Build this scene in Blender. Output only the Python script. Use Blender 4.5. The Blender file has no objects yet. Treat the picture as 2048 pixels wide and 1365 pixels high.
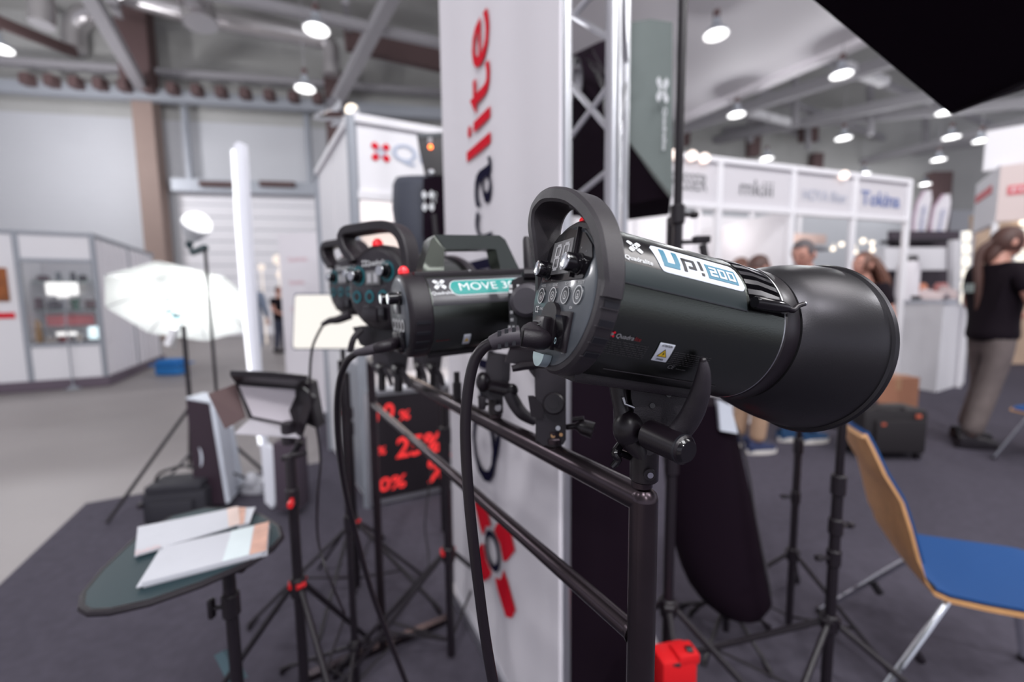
import bpy, bmesh, math, random
from mathutils import Vector as V, Matrix as MX
random.seed(7)
PI = math.pi
sc = bpy.context.scene
COL = sc.collection

# ---------------------------------------------------------------- camera
FPX = 15/36*2048
pt, rl = math.radians(5.5), math.radians(0.68)
FW = V((0, math.cos(pt), -math.sin(pt)))
_r0 = V((1, 0, 0)); _u0 = V((0, math.sin(pt), math.cos(pt)))
RT = _r0*math.cos(rl) - _u0*math.sin(rl)
UP = _u0*math.cos(rl) + _r0*math.sin(rl)
CAM = V((0, 0, 1.3))
cd = bpy.data.cameras.new('camera'); cam = bpy.data.objects.new('camera', cd); COL.objects.link(cam)
cd.lens = 15; cd.sensor_width = 36; cd.clip_start = .02; cd.clip_end = 200
m = MX.Identity(4)
for i in range(3):
    m[i][0], m[i][1], m[i][2], m[i][3] = RT[i], UP[i], -FW[i], CAM[i]
cam.matrix_world = m
cd.dof.use_dof = True; cd.dof.focus_distance = .40; cd.dof.aperture_fstop = 2.3
cd.dof.aperture_blades = 0
sc.camera = cam

# ---------------------------------------------------------------- world, light, exposure
w = bpy.data.worlds.new('world'); sc.world = w; w.use_nodes = True
bgn = w.node_tree.nodes['Background']; bgn.inputs[0].default_value = (.80, .80, .92, 1); bgn.inputs[1].default_value = .62
sc.view_settings.view_transform = 'Standard'; sc.view_settings.look = 'None'
sc.view_settings.exposure = 0.58; sc.view_settings.gamma = 1; sc.view_settings.use_curve_mapping = False

def ray(px, py): return FW + (px-1024)/FPX*RT + (682.5-py)/FPX*UP
def P(px, py, d): return CAM + d*ray(px, py)                 # the point at distance d along the view
def G(px, py, z=0.0):                                         # the point on the level z
    r = ray(px, py); return CAM + r*((z-CAM.z)/r.z)
def on_plane(px, py, p, n):
    r = ray(px, py); return CAM + r*((p-CAM).dot(n)/r.dot(n))

def area(name, loc, tgt, size, power, col=(1, 1, 1), shape='SQUARE', size_y=None, spread=None):
    l = bpy.data.lights.new(name, 'AREA'); l.energy = power; l.color = col; l.size = size; l.shape = shape
    if size_y: l.shape = 'RECTANGLE'; l.size_y = size_y
    if spread: l.spread = spread
    o = bpy.data.objects.new(name, l); COL.objects.link(o); o.location = loc
    o.rotation_euler = (V(tgt)-V(loc)).to_track_quat('-Z', 'Y').to_euler(); return o
def point(name, loc, power, col=(1, 1, 1), r=.05):
    l = bpy.data.lights.new(name, 'POINT'); l.energy = power; l.color = col; l.shadow_soft_size = r
    o = bpy.data.objects.new(name, l); COL.objects.link(o); o.location = loc; return o
# hall lighting bays above and behind the stand
area('hall_light_bay', (1.5, -2.5, 6.6), (1.0, .5, .8), 2.2, 150, (.98, .98, 1))
# bay lamps of the same grid that hang outside the frame
for q in ((-1, -3, 6.6), (5, -3, 6.6), (-6, -1, 6.6), (11, 3, 6.6), (-11, 6, 6.6), (-14, 12, 6.6), (1, -7, 6.6)): point('bay_or_key_light', q, 150 if q[0] == -6 else 360, (.98, .97, 1), .25)
point('bay_or_key_light', (5.0, 1.0, 6.2), 300, (1, .97, .97), 1.2)  # added key light brightening the right carpet, not part of the lamp grid

# ---------------------------------------------------------------- materials
MATS = {}
def mat(name, col, rough=.5, metal=0, emit=None, estr=0, noise=0, nscale=40, bump=0, alpha=1, trans=0, coat=0, spec=None, wave=None):
    if name in MATS: return MATS[name]
    mt = bpy.data.materials.new(name); mt.use_nodes = True; nt = mt.node_tree; b = nt.nodes['Principled BSDF']
    b.inputs['Base Color'].default_value = (*col, 1); b.inputs['Roughness'].default_value = rough
    b.inputs['Metallic'].default_value = metal
    if spec is not None: b.inputs['Specular IOR Level'].default_value = spec
    if coat: b.inputs['Coat Weight'].default_value = coat; b.inputs['Coat Roughness'].default_value = .12
    if trans: b.inputs['Transmission Weight'].default_value = trans
    if emit: b.inputs['Emission Color'].default_value = (*emit, 1); b.inputs['Emission Strength'].default_value = estr
    if noise or bump:
        tc = nt.nodes.new('ShaderNodeTexCoord'); n = nt.nodes.new('ShaderNodeTexNoise')
        n.inputs['Scale'].default_value = nscale; n.inputs['Detail'].default_value = 6
        nt.links.new(tc.outputs['Object'], n.inputs['Vector'])
        if noise:
            mx = nt.nodes.new('ShaderNodeMix'); mx.data_type = 'RGBA'
            mx.inputs['A'].default_value = (*[c*(1-noise) for c in col], 1); mx.inputs['B'].default_value = (*[min(1, c*(1+noise)) for c in col], 1)
            nt.links.new(n.outputs['Fac'], mx.inputs['Factor']); nt.links.new(mx.outputs['Result'], b.inputs['Base Color'])
        if bump:
            bp = nt.nodes.new('ShaderNodeBump'); bp.inputs['Strength'].default_value = bump; bp.inputs['Distance'].default_value = .002
            nt.links.new(n.outputs['Fac'], bp.inputs['Height']); nt.links.new(bp.outputs['Normal'], b.inputs['Normal'])
    if wave:   # fine ribs: (scale, strength, axis)
        tc = nt.nodes.new('ShaderNodeTexCoord'); wv = nt.nodes.new('ShaderNodeTexWave'); wv.inputs['Scale'].default_value = wave[0]
        wv.bands_direction = wave[2]
        bp = nt.nodes.new('ShaderNodeBump'); bp.inputs['Strength'].default_value = wave[1]; bp.inputs['Distance'].default_value = .02
        nt.links.new(tc.outputs['Object'], wv.inputs['Vector']); nt.links.new(wv.outputs['Fac'], bp.inputs['Height']); nt.links.new(bp.outputs['Normal'], b.inputs['Normal'])
    MATS[name] = mt; return mt
BODY = mat('black_anodised', (.105, .116, .106), .26, 1.0, bump=.08, nscale=900)
PLAST = mat('black_plastic', (.010, .0065, .0105), .42, 0, bump=.25, nscale=1400)
SATIN = mat('satin_black', (.008, .005, .008), .34, 0, bump=.05, nscale=60)
PANEL = mat('panel_grey', (.068, .078, .092), .38, 0, coat=.4)
GLOSS = mat('gloss_black', (.006, .005, .007), .12)
REFL = mat('reflector_black', (.046, .044, .049), .36, .8, bump=.05, nscale=700)
FABB = mat('black_fabric', (.008, .0035, .008), .9, spec=.1, bump=.3, nscale=300)
CHROME = mat('chrome', (.75, .78, .82), .14, 1)
STEEL = mat('brushed_steel', (.45, .46, .48), .3, 1)
ALU = mat('aluminium', (.62, .63, .66), .32, .9)
TUBE = mat('tube_paint', (.060, .046, .054), .27, .85, noise=.15, nscale=30, bump=.06)
RED = mat('red_plastic', (.70, .015, .02), .4)
REDP = mat('red_print', (.72, .012, .03), .8, spec=.08)
NAVY = mat('navy_print', (.010, .009, .03), .85, spec=.05)
INK = mat('black_print', (.01, .01, .015), .5)
WPRINT = mat('white_print', (.78, .80, .82), .5)
GPRINT = mat('grey_print', (.16, .16, .17), .5)
TEALP = mat('teal_print', (.02, .30, .27), .45)
BLUEP = mat('blue_print', (.035, .19, .29), .45)
GRIP = mat('handle_rubber', (.030, .026, .031), .40, 0, bump=.2, nscale=1400)
STICK = mat('white_sticker', (.68, .72, .80), .4)
BANN = mat('banner_white', (.80, .77, .81), .7, noise=.02, nscale=3)
WHITE = mat('white_panel', (.80, .79, .82), .55)
WALLM = mat('wall_white', (.53, .54, .57), .6, noise=.04, nscale=.6, wave=(1.2, .25, 'Z'))
GREYM = mat('grey_frame', (.33, .35, .39), .45, .2)
YEL = mat('warning_yellow', (.75, .50, .03), .5)
LIT = mat('lamp_glow', (.02, .02, .02), .5, emit=(1, .975, .975), estr=1.6)
WARM = mat('warm_glow', (.02, .02, .02), .5, emit=(1, .86, .70), estr=1.6)
LEDL = mat('led_glow', (.02, .02, .02), .5, emit=(1, .95, .89), estr=.66)
CARPET = mat('carpet_grey', (.078, .071, .092), .95, noise=.25, nscale=25, bump=.5, spec=.1)
CONC = mat('concrete_floor', (.29, .265, .265), .5, noise=.12, nscale=1.3)
ROOF = mat('roof_sheet', (.42, .42, .41), .7, noise=.15, nscale=.6, wave=(1.6, .5, 'X'))
STRUCT = mat('steel_grey', (.30, .29, .31), .55)
BROWN = mat('brown_column', (.26, .19, .165), .7, noise=.08, nscale=2)
DKBRN = mat('dark_brown', (.10, .06, .06), .7)
DUCT = mat('duct_silver', (.55, .53, .54), .35, .8)
SKIN = mat('skin', (.52, .26, .20), .5)
SHOE = mat('shoe_navy', (.02, .03, .09), .7)
SOLE = mat('sole_white', (.7, .66, .62), .6)

# ---------------------------------------------------------------- object helpers
def Mloc(loc, rz=0): return MX.Translation(V(loc)) @ MX.Rotation(rz, 4, 'Z')
def basis(o, x, y, z):
    q = MX.Identity(4)
    for i in range(3): q[i][0], q[i][1], q[i][2], q[i][3] = x[i], y[i], z[i], o[i]
    return q
def along(o, d):                                              # frame with +Z along d
    d = V(d).normalized(); x = d.cross(V((0, 0, 1)))
    if x.length < 1e-4: x = V((1, 0, 0))
    x.normalize(); return basis(o, x, d.cross(x), d)
def wm(o): return V(o['_o']) if '_o' in o else V((0, 0, 0))
ROOTM = {}
def thing(name, label, cat, loc, group=None, kind=None):
    o = bpy.data.objects.new(name, None); COL.objects.link(o); o.location = loc; o.empty_display_size = .05
    o['label'] = label; o['category'] = cat
    if group: o['group'] = group
    if kind: o['kind'] = kind
    ROOTM[o.name] = V(loc); return o
class MB:
    def __init__(s, M=None): s.bm = bmesh.new(); s.M = M or MX.Identity(4)
    def add(s, vs, fs, L=None):
        T = s.M @ L if L is not None else s.M
        bv = [s.bm.verts.new(T @ V(v)) for v in vs]; out = []
        for f in fs:
            try: out.append(s.bm.faces.new([bv[i] for i in f]))
            except ValueError: pass
        return bv, out
    def box(s, c, size, L=None, bev=0, rz=0):
        x, y, z = [k/2 for k in size]; q = Mloc(c, rz)
        if L is not None: q = L @ q
        bv, fs = s.add([(-x, -y, -z), (x, -y, -z), (x, y, -z), (-x, y, -z), (-x, -y, z), (x, -y, z), (x, y, z), (-x, y, z)],
                       [(3, 2, 1, 0), (4, 5, 6, 7), (0, 1, 5, 4), (1, 2, 6, 5), (2, 3, 7, 6), (3, 0, 4, 7)], q)
        if bev:
            es = list({e for f in fs for e in f.edges}); bmesh.ops.bevel(s.bm, geom=es, offset=bev, segments=2, affect='EDGES', profile=.6)
        return s
    def boxp(s, a, b, wd, h, L=None):                          # bar from a to b, width wd, height h
        a, b = V(a), V(b); d = b-a; q = along((a+b)/2, d)
        s.box((0, 0, 0), (wd, h, d.length), (L @ q) if L is not None else q); return s
    def lathe(s, prof, L=None, n=24, caps=True, a0=0, a1=2*PI):  # profile of (height along z, radius)
        full = abs(a1-a0-2*PI) < 1e-6; k = n if full else n+1; vs = []; fs = []
        for (h, r) in prof:
            for i in range(k):
                t = a0+(a1-a0)*i/n; vs.append((r*math.cos(t), r*math.sin(t), h))
        for j in range(len(prof)-1):
            for i in range(n):
                i2 = (i+1) % k; fs.append((j*k+i, j*k+i2, (j+1)*k+i2, (j+1)*k+i))
        if caps and full:
            if prof[0][1] > 1e-5: fs.append(tuple(reversed(range(k))))
            if prof[-1][1] > 1e-5: fs.append(tuple(range((len(prof)-1)*k, len(prof)*k)))
        s.add(vs, fs, L); return s
    def cyl(s, a, b, r, r2=None, n=14, L=None, bev=0):
        a, b = V(a), V(b); q = along(a, b-a); h = (b-a).length; r2 = r if r2 is None else r2
        if L is not None: q = L @ q
        if bev: s.lathe([(0, r-bev), (bev, r), (h-bev, r2), (h, r2-bev)], q, n)
        else: s.lathe([(0, r), (h, r2)], q, n)
        return s
    def tube(s, pts, r, n=10, smooth=0, flat=None):            # swept round section; r may be a list
        pts = [V(p) for p in pts]
        if smooth:
            rr = r if isinstance(r, (list, tuple)) else [r]*len(pts)
            np_, nr = [], []
            for i in range(len(pts)-1):
                p0, p1, p2, p3 = pts[max(i-1, 0)], pts[i], pts[i+1], pts[min(i+2, len(pts)-1)]
                for k in range(smooth):
                    t = k/smooth
                    np_.append(.5*((2*p1)+(p2-p0)*t+(2*p0-5*p1+4*p2-p3)*t*t+(-p0+3*p1-3*p2+p3)*t**3)); nr.append(rr[i]*(1-t)+rr[i+1]*t)
            np_.append(pts[-1]); nr.append(rr[-1]); pts, r = np_, nr
        if not isinstance(r, (list, tuple)): r = [r]*len(pts)
        vs, fs = [], []; up = None
        for i, p in enumerate(pts):
            d = (pts[min(i+1, len(pts)-1)]-pts[max(i-1, 0)]).normalized()
            if up is None:
                up = V((0, 0, 1)) if abs(d.z) < .9 else V((1, 0, 0))
            x = d.cross(up).normalized(); y = x.cross(d).normalized(); up = y
            for k in range(n):
                t = 2*PI*k/n; vs.append(p+(x*math.cos(t)+y*math.sin(t))*r[i])
        for i in range(len(pts)-1):
            for k in range(n):
                k2 = (k+1) % n; fs.append((i*n+k, i*n+k2, (i+1)*n+k2, (i+1)*n+k))
        fs.append(tuple(reversed(range(n)))); fs.append(tuple(range((len(pts)-1)*n, len(pts)*n)))
        s.add(vs, fs); return s
    def prism(s, pts, ext):                                    # planar polygon pts (3D) extruded by vector ext
        n = len(pts); e = V(ext); vs = [V(p) for p in pts]+[V(p)+e for p in pts]
        s.add(vs, [tuple(range(n)), tuple(reversed(range(n, 2*n)))]+[(i, (i+1) % n, n+(i+1) % n, n+i) for i in range(n)]); return s
    def pp(s, pix, d, th):                                      # polygon seen at pixels pix, standing upright at distance d, th thick
        return s.prism([P(x, y, d) for x, y in pix], V((0, th, 0)))
    def sphere(s, c, r, L=None, nu=16, nv=10):
        if not isinstance(r, (tuple, list, V)): r = (r, r, r)
        q = MX.Translation(V(c)) @ MX.Diagonal((*r, 1))
        if L is not None: q = L @ q
        s.lathe([(-math.cos(PI*j/nv), max(math.sin(PI*j/nv), 1e-6) if 0 < j < nv else 1e-6) for j in range(nv+1)], q, nu, caps=False); return s
    def grid(s, fn, nu, nv, th=None):                           # surface fn(u,v)->point; th -> second skin offset by vector function
        vs = [fn(i/nu, j/nv) for j in range(nv+1) for i in range(nu+1)]; k = nu+1
        fs = [(j*k+i, j*k+i+1, (j+1)*k+i+1, (j+1)*k+i) for j in range(nv) for i in range(nu)]
        if th is not None:
            o = len(vs); vs2 = [V(v)+V(th(i/nu, j/nv)) for (j, i), v in zip([(j, i) for j in range(nv+1) for i in range(nu+1)], vs)]
            vs += vs2; fs += [tuple(reversed([q+o for q in f])) for f in fs]
            bd = [i for i in range(k)]+[j*k+nu for j in range(1, nv+1)]+[nv*k+i for i in range(nu-1, -1, -1)]+[j*k for j in range(nv-1, 0, -1)]
            for a, b in zip(bd, bd[1:]+bd[:1]): fs.append((b, a, a+o, b+o))
        s.add(vs, fs); return s
    def hull(s, pts):
        vs = [s.bm.verts.new(s.M @ V(p)) for p in pts]; r = bmesh.ops.convex_hull(s.bm, input=vs)
        bmesh.ops.delete(s.bm, geom=[g for g in r['geom_interior'] if isinstance(g, bmesh.types.BMVert)], context='VERTS'); return s
    def build(s, name, mt, parent=None, label=None, cat=None, group=None, kind=None, ang=35, origin=None):
        bmesh.ops.recalc_face_normals(s.bm, faces=s.bm.faces)
        org = ROOTM[parent.name] if parent is not None else None
        if parent is None:
            vs = [v.co for v in s.bm.verts]
            if origin is None:
                lo = [min(v[i] for v in vs) for i in range(3)]; hi = [max(v[i] for v in vs) for i in range(3)]
                origin = V(((lo[0]+hi[0])/2, (lo[1]+hi[1])/2, lo[2]))
            org = V(origin)
        bmesh.ops.translate(s.bm, verts=s.bm.verts, vec=-org)
        me = bpy.data.meshes.new(name); s.bm.to_mesh(me); s.bm.free()
        me.shade_smooth(); me.set_sharp_from_angle(angle=math.radians(ang))
        me.materials.append(mt); o = bpy.data.objects.new(name, me); COL.objects.link(o)
        ROOTM[o.name] = org
        if parent is not None: o.parent = parent
        else: o.location = org
        if label: o['label'] = label
        if cat: o['category'] = cat
        if group: o['group'] = group
        if kind: o['kind'] = kind
        return o
def dup(o, loc=None, label=None, rz=None, parent=None):
    c = o.copy(); COL.objects.link(c)
    if parent is not None: c.parent = parent
    ROOTM[c.name] = V(loc) if loc is not None else (ROOTM[parent.name] if parent is not None else ROOTM[o.name])
    if loc is not None: c.location = loc
    if rz is not None: c.rotation_euler.z = rz
    if label: c['label'] = label
    for ch in list(o.children): dup(ch, parent=c)
    return c
_txt = {}
def text_geo(body, size, shear=0, bold=0):
    cu = bpy.data.curves.new('t', 'FONT'); cu.body = body; cu.size = size; cu.shear = shear; cu.offset = 0 if 'm' in body.lower() else bold
    cu.align_x = 'LEFT'; cu.dimensions = '2D'; cu.fill_mode = 'FRONT'; cu.resolution_u = 3
    o = bpy.data.objects.new('t', cu); COL.objects.link(o)
    me = bpy.data.meshes.new_from_object(o.evaluated_get(bpy.context.evaluated_depsgraph_get()))
    vs = [tuple(v.co) for v in me.vertices]; fs = [tuple(p.vertices) for p in me.polygons]
    bpy.data.objects.remove(o); bpy.data.curves.remove(cu); bpy.data.meshes.remove(me)
    return vs, fs
def zat(px, py, p, n=V((0, 1, 0))): return on_plane(px, py, V(p), V(n)).z
def put_text(mb, body, fn, width=None, height=None, shear=0, bold=0, cut=None, x0=0, y0=0):
    """lay text on a surface: fn(x, y) -> point; scaled so the string is width wide and capitals height tall"""
    vs, fs = text_geo(body, 1, shear, bold)
    if not vs: return
    xs = [v[0] for v in vs]; a, b = min(xs), max(xs)
    sx = width/(b-a) if width else (height/.7); sy = (height/.7) if height else sx
    t = bmesh.new(); bv = [t.verts.new(((v[0]-a)*sx, v[1]*sy, 0)) for v in vs]
    for f in fs:
        try: t.faces.new([bv[i] for i in f])
        except ValueError: pass
    if cut:
        for ax in (0, 1):
            cs = [v.co[ax] for v in t.verts]; q = min(cs)+cut
            while q < max(cs):
                co = V((0, 0, 0)); co[ax] = q; no = V((0, 0, 0)); no[ax] = 1
                bmesh.ops.bisect_plane(t, geom=t.verts[:]+t.edges[:]+t.faces[:], plane_co=co, plane_no=no); q += cut
    bmesh.ops.triangulate(t, faces=t.faces[:]); t.verts.index_update()
    mb.add([fn(v.co.x+x0, v.co.y+y0) for v in t.verts], [tuple(v.index for v in f.verts) for f in t.faces]); t.free()
def plane_fn(o, x, y, off=V((0, 0, 0))):
    o, x, y = V(o)+V(off), V(x), V(y); return lambda a, b: o+x*a+y*b
def petals(mb, fn, c, s, rot=0):                               # the four-petal emblem: four slabs on the diagonals
    for k in range(4):
        a = PI/4+k*PI/2+rot; ux, uy = math.cos(a), math.sin(a)
        pts = [(.42, -.30), (.62, -.34), (1.12, -.30), (1.2, 0), (1.12, .30), (.62, .34), (.42, .30), (.52, 0)]
        mb.add([fn(c[0]+s*(p*ux-q*uy), c[1]+s*(p*uy+q*ux)) for p, q in pts], [tuple(range(8))])
def ring2(mb, fn, c, r0, r1, sx=1, n=28):
    vs = []; fs = []
    for i in range(n):
        t = 2*PI*i/n; vs += [fn(c[0]+r0*math.cos(t)*sx, c[1]+r0*math.sin(t)), fn(c[0]+r1*math.cos(t)*sx, c[1]+r1*math.sin(t))]
    for i in range(n): j = (i+1) % n; fs.append((2*i, 2*i+1, 2*j+1, 2*j))
    mb.add(vs, fs)
def disc(mb, fn, c, r, n=20): mb.add([fn(c[0]+r*math.cos(2*PI*i/n), c[1]+r*math.sin(2*PI*i/n)) for i in range(n)], [tuple(range(n))])
def rect(mb, fn, x0, y0, x1, y1, nx=1, ny=1):
    mb.add([fn(x0+(x1-x0)*i/nx, y0+(y1-y0)*j/ny) for j in range(ny+1) for i in range(nx+1)],
           [(j*(nx+1)+i, j*(nx+1)+i+1, (j+1)*(nx+1)+i+1, (j+1)*(nx+1)+i) for j in range(ny) for i in range(nx)])
UPV = V((0, 0, 1))
HA = V((-math.sin(math.radians(26.4)), math.cos(math.radians(26.4)), 0)); HB = V((HA.y, -HA.x, 0))   # hall axes
# ================================================================ SETTING
def struct(mb, name, mt, **k): return mb.build(name, mt, kind='structure', **k)
# concrete hall floor and the grey carpet of the stand
b = MB(); b.box((0, 9, -.06), (70, 60, .1)); struct(b, 'floor', CONC)
K = G(172, 1007); K2 = G(640, 925)
pts = [K, K-HA*9, K-HA*9+HB*16, K+HB*16+HA*9, K2+HA*9+HB*.2, K2]
b = MB(); b.prism([V((p.x, p.y, -.008)) for p in pts], (0, 0, .008)); b.build('stand_carpet', CARPET, kind='structure')
# far wall: plane through two measured ends
W0 = G(0, 668, 0); d0 = 15.5; d1 = 18.5
wa = P(-260, 600, 15.0); wb = P(1150, 600, 19.5); wa.z = wb.z = 0
wx = (wb-wa).normalized(); wn = V((wx.y, -wx.x, 0))            # wn points to the camera
def WP(px, py, off=0): return on_plane(px, py, wa+wn*off, wn)
def wall_slab(name, p0, p1, z0, z1, mt, off=0, th=.2, parent=None, **k):
    n = V(((p1-p0).y, -(p1-p0).x, 0)).normalized(); b = MB()
    a = V((p0.x, p0.y, z0))+n*off; c = V((p1.x, p1.y, z0))+n*off
    b.prism([a, c, c+UPV*(z1-z0), a+UPV*(z1-z0)], -n*th)
    return b.build(name, mt, parent, **k)
wl = wall_slab('wall_far', wa-wx*12, wb+wx*4, 0, 8.2, WALLM, th=.3, kind='structure')
wall_slab('wall_upper', wa-wx*12, wb+wx*4, 8.2, 12.5, ROOF, th=.3, kind='structure')
# big roller door with its track beam
zt = WP(480, 388).z
dl, dr = WP(378, 600), WP(700, 600)
door = wall_slab('door_1', dl, dr, 0, zt, WALLM, off=.1, th=.08, kind='structure')
for i in range(12):
    z = zt*(i+.5)/12; b = MB(); b.boxp(V((dl.x, dl.y, z))+wn*.115, V((dr.x, dr.y, z))+wn*.115, .05, zt/12-.05); b.build('door_panel', WHITE, door)
b = MB(); b.boxp(V((dl.x, dl.y, zt+.15))+wn*.35, V((dr.x, dr.y, zt+.15))+wn*.35, .4, .45); struct(b, 'trim_1', GREYM)
for (x0, x1) in ((400, 470), (520, 590)):
    a = WP(x0, 368, .6); c = WP(x1, 376, .6); b = MB(); b.boxp(a, V((c.x, c.y, a.z)), .2, .2); struct(b, 'trim_2', DKBRN)
for px in (368, 612):
    a = WP(px, 200, .3); b = MB(); b.boxp(V((a.x, a.y, zt)), a, .18, .18); struct(b, 'trim_3', GREYM)
def col_at(px, py, z0, z1, wdt, mt, name, off=.6):
    a = WP(px, py, off); b = MB(); b.box((a.x, a.y, (z0+z1)/2), (wdt, .5, z1-z0), rz=math.atan2(wx.y, wx.x)); return struct(b, name, mt)
col_at(300, 300, 0, 9.0, .66, BROWN, 'trim_4')
col_at(273, 90, 9.0, 11.6, .95, DKBRN, 'trim_5', 1.0)
col_at(668, 170, 0, 10, .6, DKBRN, 'trim_6', .8)
# crane rail running along the wall, with its brackets
for (y0, th, mt, off) in ((165, .38, GREYM, .9), (118, .2, STRUCT, .8)):
    a, c = WP(-150, y0-10, off), WP(900, y0+82, off)
    zz = (WP(0, y0, off).z+WP(640, y0+55, off).z)/2
    b = MB(); b.boxp(V((a.x, a.y, zz)), V((c.x, c.y, zz)), .3, th); struct(b, 'trim_7', mt)
zz = WP(0, 165, .9).z
for i in range(14):
    a = WP(60+48*i, 200, 1.2); b = MB(); b.box((a.x, a.y, zz+.02), (.3, .3, .34)); struct(b, 'trim_8', DKBRN)
# roof
b = MB(); b.box((0, 8, 11.7), (90, 72, .1)); struct(b, 'ceiling', ROOF)
def beam(pa, pb, wd, h, mt=STRUCT, name='roof_beam'): b = MB(); b.boxp(pa, pb, wd, h); return struct(b, name, mt)
# left roof steelwork: bottom chord, diagonals and silver air ducts
beam(P(345, -30, 10.5), P(905, 92, 13), .22, .22)
beam(P(150, -60, 9.5), P(292, 190, 15.5), .32, .3); beam(P(790, -20, 11), P(672, 205, 15), .34, .3)
beam(P(215, -20, 9.2), P(238, 30, 14), .2, .2); beam(P(690, 0, 12), P(697, 60, 14), .2, .2)
beam(P(690, 70, 14), P(905, 122, 16), .3, .9, DKBRN)
beam(P(-60, 20, 12), P(150, 105, 15), .2, .3, DKBRN)
def duct(name, pts, r): b = MB(); b.tube(pts, r, 16, smooth=4); return struct(b, name, DUCT)
duct('air_duct', [P(200, -28, 13), P(300, 5, 13.4), P(420, 36, 13.8), P(560, 62, 14.2), P(640, 78, 14.5)], .30)
duct('air_duct', [P(640, 78, 14.5), P(662, 95, 14.6), P(662, 150, 14.7)], .26)
duct('air_duct', [P(360, -60, 11), P(388, -5, 12.4), P(402, 48, 12.6)], .45)
duct('air_duct', [P(70, -40, 12.5), P(82, 0, 12.5), P(84, 50, 12.5)], .30)
duct('air_duct', [P(150, 100, 15), P(150, 55, 15), P(175, 30, 15), P(205, 28, 15)], .35)
# white hanging soffit (upper middle)
zs = 7.7
sp = [G(1357, 246, zs), G(1735, 88, zs), G(2700, -330, zs), G(1125, -330, zs), G(1125, 246, zs)]
b = MB(); b.prism([V((p.x, p.y, zs+.12)) for p in sp], (0, 0, .3)); struct(b, 'ceiling_soffit', mat('soffit_white', (.64, .61, .64), .7))
e0, e1 = sp[0], sp[2]; b = MB(); b.boxp(V((e0.x, e0.y, zs+.2)), V((e1.x, e1.y, zs+.2)), .35, .45); struct(b, 'soffit_edge', MATS['soffit_white'])
# right roof trusses
for (a, c, w_) in (((1350, 262, 13), (2100, 20, 7.5), .22), ((1450, 262, 16), (2060, 205, 10), .2), ((1340, 300, 18), (2060, 150, 9), .22),
                   ((1700, 330, 17), (2080, 235, 12), .2), ((1560, 345, 20), (1960, 285, 15), .2), ((1420, 205, 13), (1800, 340, 20), .16),
                   ((1500, 175, 12), (1900, 330, 20), .16), ((1640, 120, 10), (1980, 250, 14), .14)):
    beam(P(a[0], a[1], a[2]*1.45), P(c[0], c[1], c[2]*1.5), w_*1.45, w_*1.7, name='roof_truss')
for (x, y0, y1, d) in ((1590, 150, 250, 12.5), (1740, 150, 270, 12.5), (1615, 240, 300, 15), (1850, 190, 300, 15), (1500, 235, 285, 15)):
    beam(P(x, y0, d*1.45), P(x+1, y1, d*1.45), .2, .2, name='roof_strut')
beam(P(1690, 133, 14), P(1770, 165, 15), .3, .24, WHITE, 'cable_tray')
beam(P(1500, 225, 18), P(1600, 250, 20), .3, .2, WHITE, 'cable_tray')
for (x, y0, y1, wd, d) in ((1507, 272, 312, .6, 22), (1618, 240, 282, .8, 22), (1633, 308, 342, .55, 23.5), (1367, 245, 290, .6, 22), (1880, 345, 470, 1.1, 23.5)):
    b = MB(); a = P(x, y0, d); c = P(x, y1, d); b.box((a.x, a.y, (a.z+c.z)/2), (wd, .4, a.z-c.z)); struct(b, 'hanging_post', DKBRN)
# far right wall
ra, rb = P(1120, 600, 23.5), P(2900, 560, 28); ra.z = rb.z = 0
wall_slab('wall_right', ra, rb, 0, 6.2, WALLM, kind='structure'); wall_slab('wall_right_upper', ra, rb, 6.2, 12, ROOF, kind='structure')

# ================================================================ HALL LAMPS
places = {'over': [(633, 60, 'round white bay lamp high up left of the tall banner, nearest of its row'),
 (610, 178, 'smaller round bay lamp hanging above the grey roller door'), (1432, 70, 'large round bay lamp in front of the white soffit'),
 (1683, 150, 'round bay lamp beside the white cable tray under the right roof'), (1473, 230, 'round bay lamp just below the soffit edge'),
 (1687, 277, 'round bay lamp over the middle of the right booths'), (1533, 318, 'small round bay lamp above the second fascia board'),
 (1728, 348, 'small round bay lamp above the fourth fascia board'), (1903, 275, 'round bay lamp left of the tall white booth tower'),
 (1963, 282, 'round bay lamp touching the corner of the white booth tower'), (1877, 320, 'round bay lamp above the feather flags'),
 (1892, 225, 'round bay lamp by the tip of the overhead softbox'), (1850, 369, 'small round bay lamp right behind the feather flag tips'),
 (-4, 97, 'round bay lamp cut by the left edge of the photo')]}
for (x, y, lab) in places['over']:
    c = G(x, y, 7.0); r = .25
    t = thing('bay_lamp', lab, 'lamp', c, 'round bay lamps under the hall roof')
    L = MX.Translation(c)
    b = MB(L); b.lathe([(.0, r*1.03), (.03, r*1.05), (.10, r*.8), (.2, .09), (.34, .08)], None, 20); b.build('lamp_housing', GREYM, t)
    b = MB(L); b.lathe([(-.012, r*.98), (.004, r)], None, 24); b.build('lamp_glass', LIT, t)
    b = MB(L); b.cyl((0, 0, .34), (0, 0, .50), .07); b.build('gear_box', DKBRN, t)
    point('bay_or_key_light', c-UPV*.12, 50 if x == 1432 else 105, (.97, .98, 1), .2)
    b = MB(L); b.cyl((0, 0, .5), (0, 0, 4.65), .012, n=6); b.build('hanger', STRUCT, t)
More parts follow.
